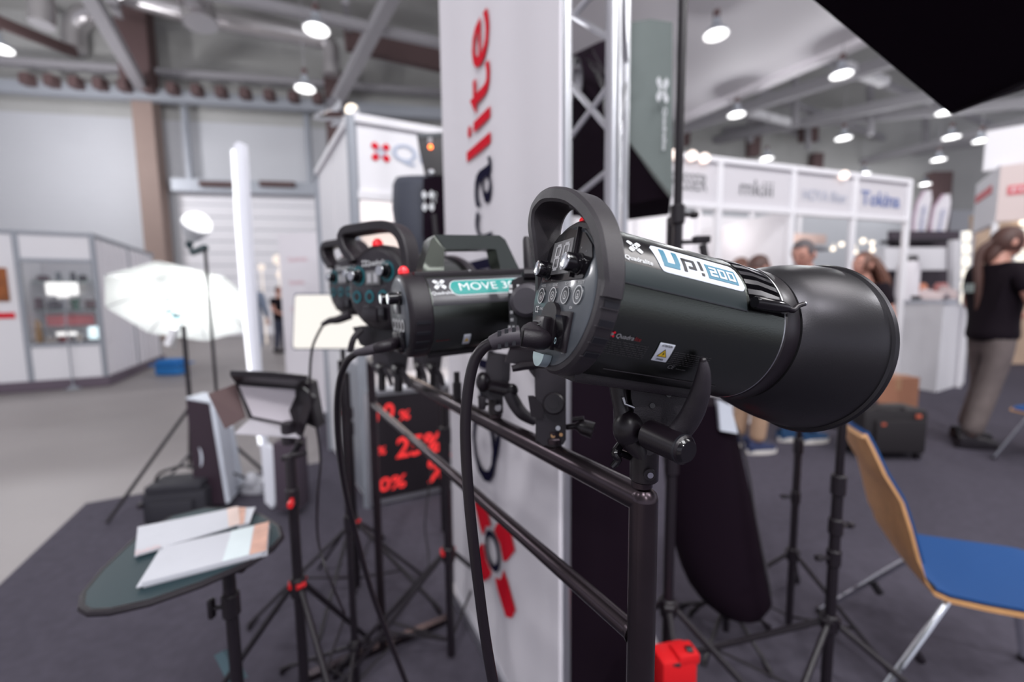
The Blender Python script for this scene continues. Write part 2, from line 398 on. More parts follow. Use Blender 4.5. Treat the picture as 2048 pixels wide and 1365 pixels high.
# ================================================================ LEFT BOOTH (display case)
c0 = G(214, 771); zf = 2.42
def LB(a, bb, z=0): return c0-HB*a+HA*bb+UPV*z                 # a to the left along the front, bb to the back
def uL(px, v=0): return -(on_plane(px, 600, c0+HA*v, HA)-c0).dot(HB)
def zL_(py, px=120, v=0): return zat(px, py, c0+HA*v, HA)
WC = uL(46); ZT0, ZB0 = zL_(522), zL_(689); zU, zLo = zL_(564, 120, .35), zL_(620, 120, .35); zfl = ZB0+.03
t = thing('display_booth', 'white framed exhibition booth with a glazed showcase, far left', 'booth', c0)
def bp(name, u0, u1, z0, z1, mt, off=0, side=False, th=.03, parent=None, label=None):
    b = MB()
    if not side: p = [LB(u0, off, z0), LB(u1, off, z0), LB(u1, off, z1), LB(u0, off, z1)]; e = HA*th
    else: p = [LB(off, u0, z0), LB(off, u1, z0), LB(off, u1, z1), LB(off, u0, z1)]; e = -HB*th
    b.prism(p, e); return b.build(name, mt, parent or t, label=label)
PD = mat('plinth_dark', (.13, .10, .13), .7)
bp('plinth', -.04, WC+2.2, 0, .15, PD, off=-.05, th=.1); bp('plinth', -.04, 3.2, 0, .15, PD, off=-.05, side=True, th=.1)
bp('front_panel', 0, WC, .1, ZB0-.03, WHITE); bp('front_panel', WC+.02, WC+1.05, .1, zf-.05, WHITE); bp('front_panel', WC+1.08, WC+2.2, .1, zf-.05, WHITE)
bp('top_panel', 0, WC, ZT0+.03, zf-.05, WHITE)
for i in range(6): bp('side_panel', .02+i*.5, .50+i*.5, .1, zf-.05, WHITE, side=True)
for i in range(12):
    b = MB(); b.cyl(LB(-.02, .25*i+.12, .1), LB(-.02, .25*i+.12, zf-.1), .022, n=10); b.build('side_rib', BANN, t)
for a, q in ((0, 0), (WC+.01, 0), (WC+1.06, 0), (0, 1.5), (0, 3.0)):
    b = MB(); b.cyl(LB(a, q, .0), LB(a, q, zf), .035); b.build('post', GREYM, t)
for z, u1 in ((zf-.03, WC+2.2), (ZT0, WC), (ZB0, WC)): b = MB(); b.boxp(LB(0, 0, z), LB(u1, 0, z), .06, .05); b.build('rail', GREYM, t)
b = MB(); b.boxp(LB(0, 0, zf-.03), LB(0, 3.1, zf-.03), .05, .05); b.build('rail', GREYM, t)
bp('back_panel', 0, WC, ZB0, ZT0+.05, WHITE, off=.6); bp('side_lining', 0, .6, ZB0, ZT0+.05, WHITE, off=WC-.01, side=True)
bp('showcase_floor', 0, WC, ZB0-.02, ZB0+.02, GREYM, off=0, th=.6)
SG = mat('shelf_glass', (.55, .70, .68), .15, trans=.3)
for z in (zU, zLo): bp('glass_shelf', .03, WC-.03, z-.015, z, SG, off=.2, th=.38)
bp('red_strip', uL(185, .3), uL(88, .3), zL_(652, 120, .3), zL_(630, 120, .3), mat('faded_red', (.55, .12, .13), .6), off=.30, th=.02)
bp('glass_front', .03, WC-.03, ZB0+.02, ZT0, mat('clear_glass', (1, 1, 1), .02, trans=1), off=.012, th=.006)
b = MB(); b.prism([LB(uL(21), -.01, zL_(603, 10)), LB(uL(-30), -.01, zL_(603, 10)), LB(uL(-30), -.01, zL_(536, 10)), LB(uL(21), -.01, zL_(536, 10))], -HA*.02)
b.build('wall_picture', mat('amber_picture', (.30, .09, .02), .5, noise=.95, nscale=6), label='dark amber picture on the white booth wall at the left edge', cat='picture')
b = MB(); b.prism([LB(uL(27), -.01, zL_(637, 10)), LB(uL(-30), -.01, zL_(637, 10)), LB(uL(-30), -.01, zL_(626, 10)), LB(uL(27), -.01, zL_(626, 10))], -HA*.01)
b.build('wall_strip', REDP, label='narrow red strip below the amber picture on the booth wall', cat='sign')
def camera_item(name, lab, px, q, z, s, kind, mt):
    o = LB(uL(px, q), q, z+.001); b = MB(Mloc(o, math.atan2(HB.y, HB.x))); w_, h = s
    if kind == 'camera':
        b.box((0, 0, h*.42), (w_, .07, h*.84), bev=.008); b.box((0, 0, h*.86), (w_*.35, .05, h*.25), bev=.006); b.cyl((0, -.030, h*.42), (0, -.11, h*.42), h*.3, n=16)
    elif kind == 'lens': b.lathe([(0, w_*.45), (h*.3, w_*.5), (h*.35, w_*.42), (h*.8, w_*.45), (h, w_*.4)], None, 16)
    elif kind == 'box': b.box((0, 0, h/2), (w_, .1, h), bev=.004)
    elif kind == 'plant':
        for i in range(26):
            an = random.random()*6.28; r = random.random()*w_*.5; zz = h*(.15+.8*random.random()); b.sphere((r*math.cos(an), r*math.sin(an)*.4, zz), (.028, .012, .04), nu=6, nv=4)
        b.lathe([(0, .035), (.05, .05)], None, 10)
    elif kind == 'bottle': b.lathe([(0, w_*.5), (h*.6, w_*.5), (h*.75, w_*.2), (h, w_*.2)], None, 14)
    elif kind == 'torso': b.lathe([(0, w_*.4), (h*.2, w_*.5), (h*.6, w_*.35), (h*.8, w_*.5), (h*.9, w_*.3), (h, w_*.2)], None, 14)
    return b.build(name, mt, label=lab, cat='plant' if kind == 'plant' else 'bottle' if kind == 'bottle' else 'box' if kind == 'box' else 'lens' if kind == 'lens' else 'figure' if kind == 'torso' else 'camera')
GG = mat('leaf_green', (.05, .16, .10), .6); DRD = mat('dark_red', (.22, .03, .04), .5); GRB = mat('grey_blue_box', (.13, .15, .18), .5); TAN = mat('tan_wood', (.5, .32, .16), .6)
camera_item('small_plant', 'low green trailing plant on the top glass shelf of the showcase', 55, .36, zU, (.2, .14), 'plant', GG)
camera_item('camera', 'black and red camera on the top glass shelf beside the trailing plant', 91, .34, zU, (.13, .10), 'camera', mat('dark_camera', (.06, .015, .03), .5))
camera_item('lens', 'slim grey lens standing in the middle of the top glass shelf', 122, .34, zU, (.07, .15), 'lens', GRB)
camera_item('lens', 'dark lens standing right of centre on the top glass shelf', 151, .34, zU, (.07, .15), 'lens', mat('dark_lens', (.04, .04, .06), .5))
camera_item('camera', 'small black camera at the right end of the top glass shelf', 171, .34, zU, (.09, .12), 'camera', PLAST)
camera_item('storage_box', 'tall dark red box at the left end of the lower glass shelf', 69, .34, zLo, (.17, .19), 'box', mat('maroon_box', (.09, .03, .05), .6, noise=.5, nscale=9))
camera_item('camera', 'dark camera with a red stripe on the lower glass shelf', 110, .34, zLo, (.17, .15), 'camera', mat('dark_camera2', (.05, .04, .06), .5))
camera_item('small_plant', 'small upright green plant on the lower glass shelf', 151, .34, zLo, (.09, .15), 'plant', GG)
camera_item('storage_box', 'brown box at the right end of the lower glass shelf', 182, .34, zLo, (.13, .15), 'box', mat('brown_box', (.10, .045, .05), .6, noise=.5, nscale=8))
camera_item('wooden_figure', 'tan wooden figure at the left of the showcase floor', 69, .25, zfl-.01, (.11, .36), 'torso', TAN)
for k, (px, h, lab) in enumerate(((88, .09, 'short clear bottle beside the wooden figure'), (100, .07, 'small pale jar right of the short clear bottle'), (152, .14, 'pale rounded bottle in the middle of the showcase floor'))):
    camera_item('bottle', lab, px, .18, zfl-.01, (.07, h), 'bottle', mat('pale_glaze', (.6, .55, .5), .3))
camera_item('camera', 'black and red camera on the showcase floor under the small lit strip', 121, .18, zfl-.01, (.13, .09), 'camera', DRD)
LIT2 = mat('small_lamp_glow', (.02, .02, .02), .5, emit=(1, .98, .98), estr=.9)
b = MB(Mloc(LB(uL(126, .07), .07, zL_(672, 126, .07)), math.atan2(HB.y, HB.x))); b.box((0, 0, .03), (.24, .03, .055), bev=.012); b.cyl((0, 0, .03), (0, 0, ZB0+.02-zL_(672, 126, .07)), .006); b.build('strip_lamp', LIT2, label='small bright strip lamp low in the glazed showcase', cat='lamp')
b = MB(Mloc(LB(uL(184, .3), .3, zfl+.015), math.atan2(HB.y, HB.x))); b.box((0, 0, .10), (.17, .05, .20), bev=.03); b.build('tablet_lamp', mat('soft_screen', (.8, .85, .9), .4, emit=(.75, .95, 1), estr=.7), label='pale glowing tablet shaped lamp at the right of the showcase floor', cat='lamp')
b = MB(Mloc(LB(uL(174, .28), .28, zfl-.008), math.atan2(HB.y, HB.x))); b.box((0, 0, .012), (.34, .2, .024), bev=.004); b.build('black_tray', PLAST, label='flat black tray under the pale tablet lamp in the showcase', cat='tray')
UL = uL(127, -.12); zl_ = zL_(578, 127, -.12)
b = MB(Mloc(LB(UL, -.12, zl_), math.atan2(HB.y, HB.x))); b.box((0, 0, 0), (.36, .03, .19), bev=.02); b.box((0, 0, -.11), (.14, .03, .04), bev=.01)
o = b.build('led_panel_lamp', LIT2, label='small glaring rectangular lamp panel in front of the glazed showcase', cat='lamp', origin=LB(UL, -.12, 0))
b = MB(); b.cyl(LB(UL, -.12, zl_-.12), LB(UL, -.12, .02), .01); b.cyl(LB(UL, -.12, .0), LB(UL, -.12, .05), .10, .02); b.build('lamp_pole', GREYM, o)
#point('showcase_light', LB(WC*.5, .3, ZT0-.05), 2.5, (.95, .98, 1), .1)

# ================================================================ CENTRE WHITE BOOTH (behind the heads)
q0 = G(737, 1013); a_ = V((-.535, .845, 0)).normalized()
def QB(u, v, z=0): return q0+HB*u+a_*v+UPV*z
t = thing('white_stand_booth', 'white panel booth with red emblem fascia and discount board, behind the flash heads', 'booth', q0)
def qb(name, pts, ext, mt, parent=None, label=None): b = MB(); b.prism([QB(*p) for p in pts], ext); return b.build(name, mt, parent or t, label=label)
ZT = zat(692, 232, q0)
qb('fascia', [(0, 0, ZT-.44), (1.7, 0, ZT-.44), (1.7, 0, ZT-.02), (0, 0, ZT-.02)], HA*.03, WHITE)
for i in range(2): qb('side_panel', [(0, .02+i*.62, .02), (0, .62+i*.62, .02), (0, .62+i*.62, ZT-.02), (0, .02+i*.62, ZT-.02)], HB*.03, WHITE)
qb('counter_panel', [(.03, .01, .0), (1.7, .01, .0), (1.7, .01, .74), (.03, .01, .74)], HA*.03, WHITE)
qb('counter_top', [(0, -.01, .74), (1.7, -.01, .74), (1.7, .45, .74), (0, .45, .74)], UPV*.03, WHITE)
qb('counter_base', [(0, -.012, 0), (1.7, -.012, 0), (1.7, -.012, .035), (0, -.012, .035)], HA*.02, GREYM)
qb('back_wall', [(0, 1.3, .0), (1.7, 1.3, .0), (1.7, 1.3, ZT-.1), (0, 1.3, ZT-.1)], HA*.03, WHITE)
for z in (1.55, 1.72, 1.92): qb('wall_shelf', [(.05, 1.0, z), (1.6, 1.0, z), (1.6, 1.28, z), (.05, 1.28, z)], UPV*.03, GREYM)
qb('side_frame', [(-.004, .08, .06), (-.004, .52, .06), (-.004, .52, .9), (-.004, .08, .9)], -HB*.01, GREYM)
for u, v in ((0, 0), (.92, 0), (1.7, 0), (0, 1.27)):
    b = MB(); b.cyl(QB(u, v), QB(u, v, ZT), .03); b.build('post', GREYM, t)
for z in (ZT-.45, ZT-.01): b = MB(); b.boxp(QB(0, 0, z), QB(1.7, 0, z), .045, .045); b.build('rail', WHITE, t)
b = MB(); b.boxp(QB(0, 0, ZT-.01), QB(0, 1.27, ZT-.01), .045, .045); b.build('rail', WHITE, t)
uq = lambda px: (on_plane(px, 305, q0, HA)-q0).dot(HB)
fn = plane_fn(QB(uq(761), -.006, zat(761, 305, q0+HB*uq(761))), HB, UPV)
b = MB(); petals(b, fn, (0, 0), .056); b.build('emblem', REDP, t, label='red emblem of four petals')
b = MB(); ring2(b, fn, (0, 0), .014, .026); b.build('emblem_ring', mat('pale_blue_print', (.45, .5, .62), .6), t)
b = MB(); put_text(b, 'Quadralite', plane_fn(QB(uq(784), -.006, zat(784, 321, q0+HB*uq(784))), HB, UPV), width=.86, height=.105, bold=.01); b.build('lettering', MATS['pale_blue_print'], t)
point('booth_warm_light', QB(.5, .9, 1.9), 6, (1, .80, .66), .15); point('booth_warm_light', QB(.6, .8, 1.3), 2, (1, .88, .8), .2)
# discount board on the counter front
bt = thing('discount_board', 'black sale board with red percent figures on the booth front', 'sign', QB(.47, -.03, .06))
b = MB(); b.prism([QB(.02, -.04, .05), QB(.56, -.04, .05), QB(.56, -.04, .71), QB(.02, -.04, .71)], HA*.03); b.build('board', mat('board_black', (.012, .008, .012), .5), bt)
fr = []
for (p, q_) in (((.0, .03), (.58, .03)), ((.0, .73), (.58, .73)), ((.01, .03), (.01, .73)), ((.57, .03), (.57, .73))):
    b = MB(); b.boxp(QB(p[0], -.03, p[1]), QB(q_[0], -.03, q_[1]), .025, .03); b.build('frame', ALU, bt)
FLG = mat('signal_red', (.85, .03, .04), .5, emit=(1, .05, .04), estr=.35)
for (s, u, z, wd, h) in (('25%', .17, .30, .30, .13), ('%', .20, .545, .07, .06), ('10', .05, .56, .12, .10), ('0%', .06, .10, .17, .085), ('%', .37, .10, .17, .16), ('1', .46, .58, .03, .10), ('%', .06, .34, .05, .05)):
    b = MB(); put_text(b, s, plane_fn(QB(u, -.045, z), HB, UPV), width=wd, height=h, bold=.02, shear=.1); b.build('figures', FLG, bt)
# clip spot lamps on top of the booth
for k, (x, y, lab) in enumerate(((704, 222, 'glowing clip spotlight on the top front corner of the centre booth'), (668, 208, 'unlit chrome clip spotlight beside the glowing one on the centre booth'))):
    c = P(x, y, 2.72); tt = thing('clip_spotlight', lab, 'lamp', c-UPV*.05)
    b = MB(); b.cyl(c+V((0, .05, 0)), c, .022, .045, n=16); b.build('lamp_head', ALU, tt)
    b = MB(); b.cyl(c, c-V((-.002, .004, .002)), .042, n=16); b.build('lamp_lens', WARM if k == 0 else STEEL, tt)
    b = MB(); b.tube([c+V((0, .05, 0)), c+V((-.05, .05, -.01)), P(x-40, y+28, 2.74), QB(.02, .05, ZT)], .01, 6, smooth=3); b.build('lamp_arm', ALU, tt)
# white rollup banner left of the booth
def rollup(name, lab, x0, x1, yb, h, mt):
    a, c = G(x0, yb), G(x1, yb+6); tt = thing(name, lab, 'banner', (a+c)/2)
    b = MB(); b.prism([a+UPV*.08, c+UPV*.08, c+UPV*h, a+UPV*h], V((0, .01, 0))); b.build('banner_sheet', mt, tt)
    b = MB(); b.boxp(a+UPV*.04, c+UPV*.04, .14, .08); b.build('banner_base', ALU, tt); return tt, a, c
tt, a, c = rollup('rollup_banner', 'white rollup banner with faint red print left of the centre booth', 578, 655, 832, 2.06, BANN)
d = (c-a).normalized()
for z, wd in ((1.75, .26), (1.5, .2), (1.2, .28)): b = MB(); put_text(b, 'Quadralite', plane_fn(a+d*.12+UPV*z-V((0, .004, 0)), d, UPV), width=wd, height=.05); b.build('lettering', mat('faint_red', (.72, .42, .46), .6), tt)

# ================================================================ RIGHT BOOTH ROW
E0 = P(1340, 595, 3.95); E1 = P(1812, 590, 4.97); E0.z = E1.z = 0; ex = (E1-E0).normalized(); en = V((ex.y, -ex.x, 0))
E0 = E0-ex*1.0
def RB(u, v, z): return E0+ex*u-en*v+UPV*z
def uof(px): q = on_plane(px, 450, E0, en); return (q-E0).dot(ex)
U1 = uof(1812); ZR = zat(1440, 326, E0, en); ZL = zat(1440, 410, E0, en)
t = thing('sign_booth_row', 'row of white exhibition booths with four signed fascia boards, right background', 'booth', E0)
us = [0, uof(1435), uof(1581), uof(1704), U1]
LB_ = ['BRESSER', 'mkiii', 'HOYA filter', 'Tokina']
for i in range(4):
    b = MB(); b.prism([RB(us[i]+.03, 0, ZL), RB(us[i+1]-.03, 0, ZL), RB(us[i+1]-.03, 0, ZR), RB(us[i]+.03, 0, ZR)], -en*.04)
    f = b.build('fascia_board', mat('fascia_white', (.62, .60, .63), .6), t)
    lw = us[i+1]-us[i]; b = MB(); x0 = {0: us[1]-.62, 1: us[1]+lw*.27, 2: us[2]+lw*.16, 3: us[3]+lw*.12}[i]; wd = {0: .48, 1: lw*.45, 2: lw*.72, 3: lw*.72}[i]
    put_text(b, LB_[i], plane_fn(RB(x0, -.006, (ZR+ZL)/2-.08), ex, UPV), width=wd, height=.15 if i != 2 else .11, bold=.02 if i in (1, 3) else 0)
    b.build('lettering', {0: GPRINT, 1: GPRINT, 2: mat('pale_grey_blue_print', (.42, .45, .55), .6), 3: mat('slate_blue_print', (.15, .20, .42), .6)}[i], f)
for i, u in enumerate(us):
    for v in (0, 1.3):
        b = MB(); b.cyl(RB(u, v, 0), RB(u, v, ZR+.03), .035); b.build('post', WHITE, t)
for z in (ZL-.02, ZR+.02): b = MB(); b.boxp(RB(0, 0, z), RB(U1, 0, z), .06, .05); b.build('rail', WHITE, t)
b = MB(); b.prism([RB(0, 1.32, 0), RB(us[3], 1.32, 0), RB(us[3], 1.32, ZL+.2), RB(0, 1.32, ZL+.2)], -en*.04); b.build('back_wall', WHITE, t)
b = MB(); b.prism([RB(us[2], .0, 0), RB(us[2], 1.3, 0), RB(us[2], 1.3, ZL), RB(us[2], 0, ZL)], ex*.03); b.build('divider_wall', WHITE, t)
b = MB(); b.prism([RB(.5, .02, 0), RB(U1, .02, 0), RB(U1, .02, .32), RB(.5, .02, .32)], -en*.3); b.build('low_plinth', WHITE, t)
for z in (1.3, 1.95): b = MB(); b.prism([RB(us[3]-.6, 1.0, z), RB(U1+.4, 1.0, z), RB(U1+.4, 1.3, z), RB(us[3]-.6, 1.3, z)], UPV*.03); b.build('wall_shelf', GREYM, t)
b = MB(); b.prism([RB(us[3]-.9, .9, 2.0), RB(U1, .9, 2.0), RB(U1, .9, 2.12), RB(us[3]-.9, .9, 2.12)], -en*.05); b.build('peach_band', mat('peach_board', (.65, .50, .45), .6), t)
b = MB(); b.prism([RB(us[2]+.12, .5, 0), RB(us[2]+.28, .5, 0), RB(us[2]+.28, .5, 2.05), RB(us[2]+.12, .5, 2.05)], -en*.03); b.build('rollup_panel', BANN, t)
point('booth_lamp', RB(us[1]+.6, .7, 2.0), 3, (1, .93, .92), .2); point('booth_lamp', RB(us[3]+.3, .6, 1.9), 3, (1, .86, .80), .2); point('booth_lamp', RB(us[1]-.5, .7, 1.9), 3, (1, .92, .9), .2)
for k, (x, y, r) in enumerate(((1666, 498, .03), (1683, 489, .032), (1726, 482, .035), (1744, 486, .03), (1745, 500, .03), (1743, 515, .028), (1712, 505, .022))):
    c = on_plane(x, y, RB(0, .98, 0), en); b = MB(); b.sphere(c, r); b.tube([c, V((c.x, c.y, 2.02))], .004, 6); b.build('bulb', WARM, t)
for k, (x, y) in enumerate(((1352, 300), (1385, 303), (1410, 308), (1690, 342))):
    c = on_plane(x, y+8, E0+en*.05, en); b = MB(); b.tube([c+V((0, .05, 0)), V((c.x, c.y+.05, ZR))], .008, 6); b.cyl(c+V((0, .08, 0)), c, .03, .045); b.cyl(c, c-V((0, .005, 0)), .03)
    b.build('fascia_spotlight', mat('peach_lamp', (.8, .7, .65), .4, emit=(1, .8, .7), estr=1.0), t)
# far display behind: dark shelf, white tier, counter with items
g = P(1866, 600, 5.75); g.z = 0; cr = MB()
t = thing('white_counter', 'tall white corner counter behind the ponytailed man', 'counter', g)
ca, cb, cc = G(1780, 768), G(1872, 785), G(1928, 768)
n_ = V((.1, 1, 0))
b = MB(); b.prism([ca, cb, cc, cc+V((0, .55, 0)), ca+V((0, .55, 0))], UPV*1.2); b.build('counter_body', WHITE, t)
b = MB(); b.prism([p+UPV*1.2 for p in (ca-V((.04, .04, 0)), cb-V((0, .05, 0)), cc, cc+V((0, .55, 0)), ca+V((0, .55, 0)))], UPV*.03); b.build('counter_top', STICK, t)
z = 1.23
def ctr(px, dd): q = P(px, 600, dd); q.z = 1.23; return q
q = ctr(1812, 6.1); b = MB(MX.Translation(q)); b.lathe([(0, .13), (.5, .13), (.55, .10)], None, 16); o = b.build('white_urn', BANN, label='white cylindrical urn with black lid on the white counter', cat='container'); b = MB(MX.Translation(q)); b.lathe([(.55, .10), (.62, .09), (.63, .03)], None, 16); b.build('lid', PLAST, o)
for k, (px, lab) in enumerate(((1826, 'small black device lying on the white counter near the urn'), (1856, 'small dark device at the middle of the white counter'))):
    b = MB(Mloc(ctr(px, 5.98), .6)); b.box((0, 0, .03), (.06, .16, .06), bev=.01); b.box((0, .05, .07), (.03, .04, .04)); b.build('small_device', PLAST, label=lab, cat='device')
for k, (px, lab) in enumerate(((1838, 'small orange pot on the counter in front of the dark shelf'), (1880, 'small pink pot on the counter right of the orange pot'))):
    b = MB(MX.Translation(ctr(px, 6.15))); b.lathe([(0, .05), (.08, .09), (.2, .08), (.24, .05)], None, 14); b.build('pot', mat('orange_pot', (.6, .22, .12), .5) if k == 0 else mat('pink_pot', (.62, .25, .24), .5), label=lab, cat='pot')
for k, (px, wd, h) in enumerate(((1868, .28, .13), (1906, .28, .17))):
    b = MB(Mloc(ctr(px, 5.9), .3)); b.grid(lambda u, v: V(((u-.5)*wd, (v-.5)*.3, .03+h*(1-abs(2*u-1))*(.7+.3*math.sin(7*u+5*v)))), 10, 6, th=lambda u, v: V((0, 0, -.025)))
    b.build('paper_wrap', mat('pink_white_paper', (.72, .60, .60), .7), label='crumpled pale wrapping on the white counter, '+('left heap' if k == 0 else 'right heap'), cat='paper')
t = thing('dark_display', 'dark backed display shelf with white tier behind the white counter', 'shelf', P(1870, 620, 7.2)*1)
def dd_(name, x0, y0, x1, y1, d, th, mt): b = MB(); b.pp([(x0, y0), (x1, y0), (x1, y1), (x0, y1)], d, th); b.build(name, mt, t)
dd_('back_board', 1780, 462, 1945, 612, 7.6, .05, mat('display_dark', (.05, .035, .05), .6)); dd_('upper_tier', 1770, 495, 1893, 540, 7.2, .3, WHITE); dd_('pale_post', 1908, 480, 1925, 590, 7.1, .1, WHITE)
dd_('upper_shelf', 1790, 478, 1900, 484, 7.3, .3, PLAST); dd_('right_shelf', 1940, 575, 2048, 585, 7.2, .3, GREYM)
# feather flags
for k, (x, yt, yb, lean) in enumerate(((1838, 388, 488, 16), (1872, 396, 494, 20))):
    tt = thing('feather_flag', ('left' if k == 0 else 'right')+' white feather flag with blue lettering behind the fascia row', 'flag', P(x, yb, 8))
    wv = 15
    out = [(x-wv, yb), (x-wv+3, yt+50), (x-wv+10, yt+18), (x+lean-6, yt-6), (x+lean+8, yt-8), (x+lean+10, yt+10), (x+lean+2, yt+55), (x+lean-8, yb)]
    b = MB(); b.pp(out, 8, .02); b.build('flag_sheet', BANN, tt)
    b = MB(); b.tube([P(x-wv+1, 735, 8), P(x-wv+2, yb, 8), P(x-wv+4, yt+50, 8), P(x-wv+11, yt+18, 8), P(x+lean-6, yt-6, 8)], .02, 8); b.build('flag_pole', mat('flag_edge', (.5, .35, .45), .6), tt)
    r_ = ray(x+8, yb-20); o = P(x+6, yb-10, 7.96); yv = (P(x+lean, yt+20, 7.96)-o).normalized(); b = MB(); put_text(b, 'Tamron', plane_fn(o, yv, V((-1, 0, 0))), width=.62, height=.1); b.build('lettering', MATS['slate_blue_print'], tt)
# right booth tower with red lettering strips and bulb columns
t = thing('white_booth_tower', 'white booth fascia with red lettering strips at the right edge', 'booth', P(1976, 800, 5))
T1 = P(1976, 600, 5.0); T1.z = 0; T2 = P(1932, 600, 5.9); T2.z = 0; T3 = T1+HB*2.2
def tw(name, p, q, z0, z1, mt): b = MB(); n2 = V(((q-p).y, -(q-p).x, 0)).normalized(); b.prism([p+UPV*z0, q+UPV*z0, q+UPV*z1, p+UPV*z1], -n2*.06); return b.build(name, mt, t)
PEACH = mat('peach_panel', (.68, .57, .55), .6)
zb = P(1976, 447, 5).z; zm = P(1976, 340, 5).z; zt_ = P(1976, 262, 5).z
T3 = P(2300, 600, 4.3); T3.z = 0
tw('side_fascia', T2, T1, zb, zm+.02, WHITE); tw('front_fascia', T1, T3, zb, zm, PEACH); tw('upper_wall', T1+V((.02, .2, 0)), T3+V((0, .2, 0)), zm, zt_, WHITE)
d = (T3-T1).normalized(); n2 = V((d.y, -d.x, 0))
b = MB(); b.prism([T1+d*.07+n2*.012+UPV*(zb+.29), T3+n2*.012+UPV*(zb+.29), T3+n2*.012+UPV*(zb+.39), T1+d*.07+n2*.012+UPV*(zb+.39)], -n2*.01); o = b.build('red_strip', mat('coral_red', (.72, .16, .18), .6), t)
b = MB(); put_text(b, 'FOTOGRAFIA STUDIO', plane_fn(T1+d*.10+n2*.018+UPV*(zb+.315), d, UPV), width=1.3, height=.05); b.build('lettering', WPRINT, o)
d = (T1-T2).normalized(); n2 = V((d.y, -d.x, 0))
b = MB(); b.prism([T2+d*.1+n2*.012+UPV*(zb+.38), T2+d*.85+n2*.012+UPV*(zb+.38), T2+d*.85+n2*.012+UPV*(zb+.47), T2+d*.1+n2*.012+UPV*(zb+.47)], -n2*.01); b.build('red_strip', MATS['coral_red'], t)
for p in (T2, T1+V((.03, .03, 0))):
    b = MB(); b.cyl(p, p+UPV*zb, .03); b.build('post', WHITE, t)
for (x, y0, y1, d_, lab) in ((1932, 462, 610, 4.9, 'column of glowing bulbs left of the ponytailed man'), (2042, 455, 540, 4.7, 'column of glowing bulbs at the right edge of the photo')):
    tt = thing('bulb_column', lab, 'lamp', P(x, y1, d_)); n = 6; a, c = P(x+2, y0, d_), P(x-3, y1, d_)
    b = MB(); b.cyl(a+V((0, .05, 0)), c+V((0, .05, 0)), .02); b.build('backing', ALU, tt)
    for k in range(n):
        e = a.lerp(c, k/n+.01); g_ = a.lerp(c, (k+.86)/n); b = MB(); b.cyl(e, g_, .035, n=12, bev=.01); b.build('bulb', mat('cream_glow', (.02, .02, .02), .5, emit=(1, .93, .82), estr=1.0), tt)
b = MB(); b.pp([(1950, 430), (2200, 430), (2200, 775), (1950, 775)], 7.95, .1); ob_ = b.build('amber_backdrop', mat('amber_wall', (.50, .36, .26), .6, noise=.4, nscale=2.5), label='warm amber coloured backdrop behind the ponytailed man', cat='backdrop')
for k, (x, y, r) in enumerate(((2043, 570, .05), (2046, 600, .05), (2044, 530, .04), (1995, 446, .03), (2046, 445, .05))):
    b = MB(); b.sphere(P(x, y, 7.85), r); b.cyl(P(x, y, 7.85), P(x, y, 7.98), .01); b.build('bulb', WARM, ob_)
# blue box far left between stands
b = MB(); b.box(G(346, 748)+V((0, 0, .19)), (.55, .4, .02)); b.box(G(346, 748)+V((0, 0, .09)), (.42, .3, .18), bev=.02); b.box(G(340, 748)+V((.05, 0, .24)), (.35, .3, .08), bev=.02)
o = b.build('blue_stool', mat('bright_blue', (.02, .18, .50), .6), label='bright blue low seat beneath the glowing umbrella', cat='seat')
# ================================================================ PEOPLE
def skin_geo(nodes, edges, sub=2):
    names = list(nodes); me = bpy.data.meshes.new('s')
    me.from_pydata([nodes[n][0] for n in names], [(names.index(a), names.index(b_)) for a, b_ in edges], [])
    o = bpy.data.objects.new('s', me); COL.objects.link(o)
    md = o.modifiers.new('k', 'SKIN'); md.use_smooth_shade = True
    lay = me.skin_vertices[0].data
    for i, n in enumerate(names):
        r = nodes[n][1]; lay[i].radius = r if isinstance(r, tuple) else (r, r); lay[i].use_root = (i == 0)
    ss = o.modifiers.new('u', 'SUBSURF'); ss.levels = sub; ss.render_levels = sub
    mm = bpy.data.meshes.new_from_object(o.evaluated_get(bpy.context.evaluated_depsgraph_get()))
    g = ([tuple(v.co) for v in mm.vertices], [tuple(p.vertices) for p in mm.polygons])
    bpy.data.objects.remove(o); bpy.data.meshes.remove(mm); bpy.data.meshes.remove(me); return g
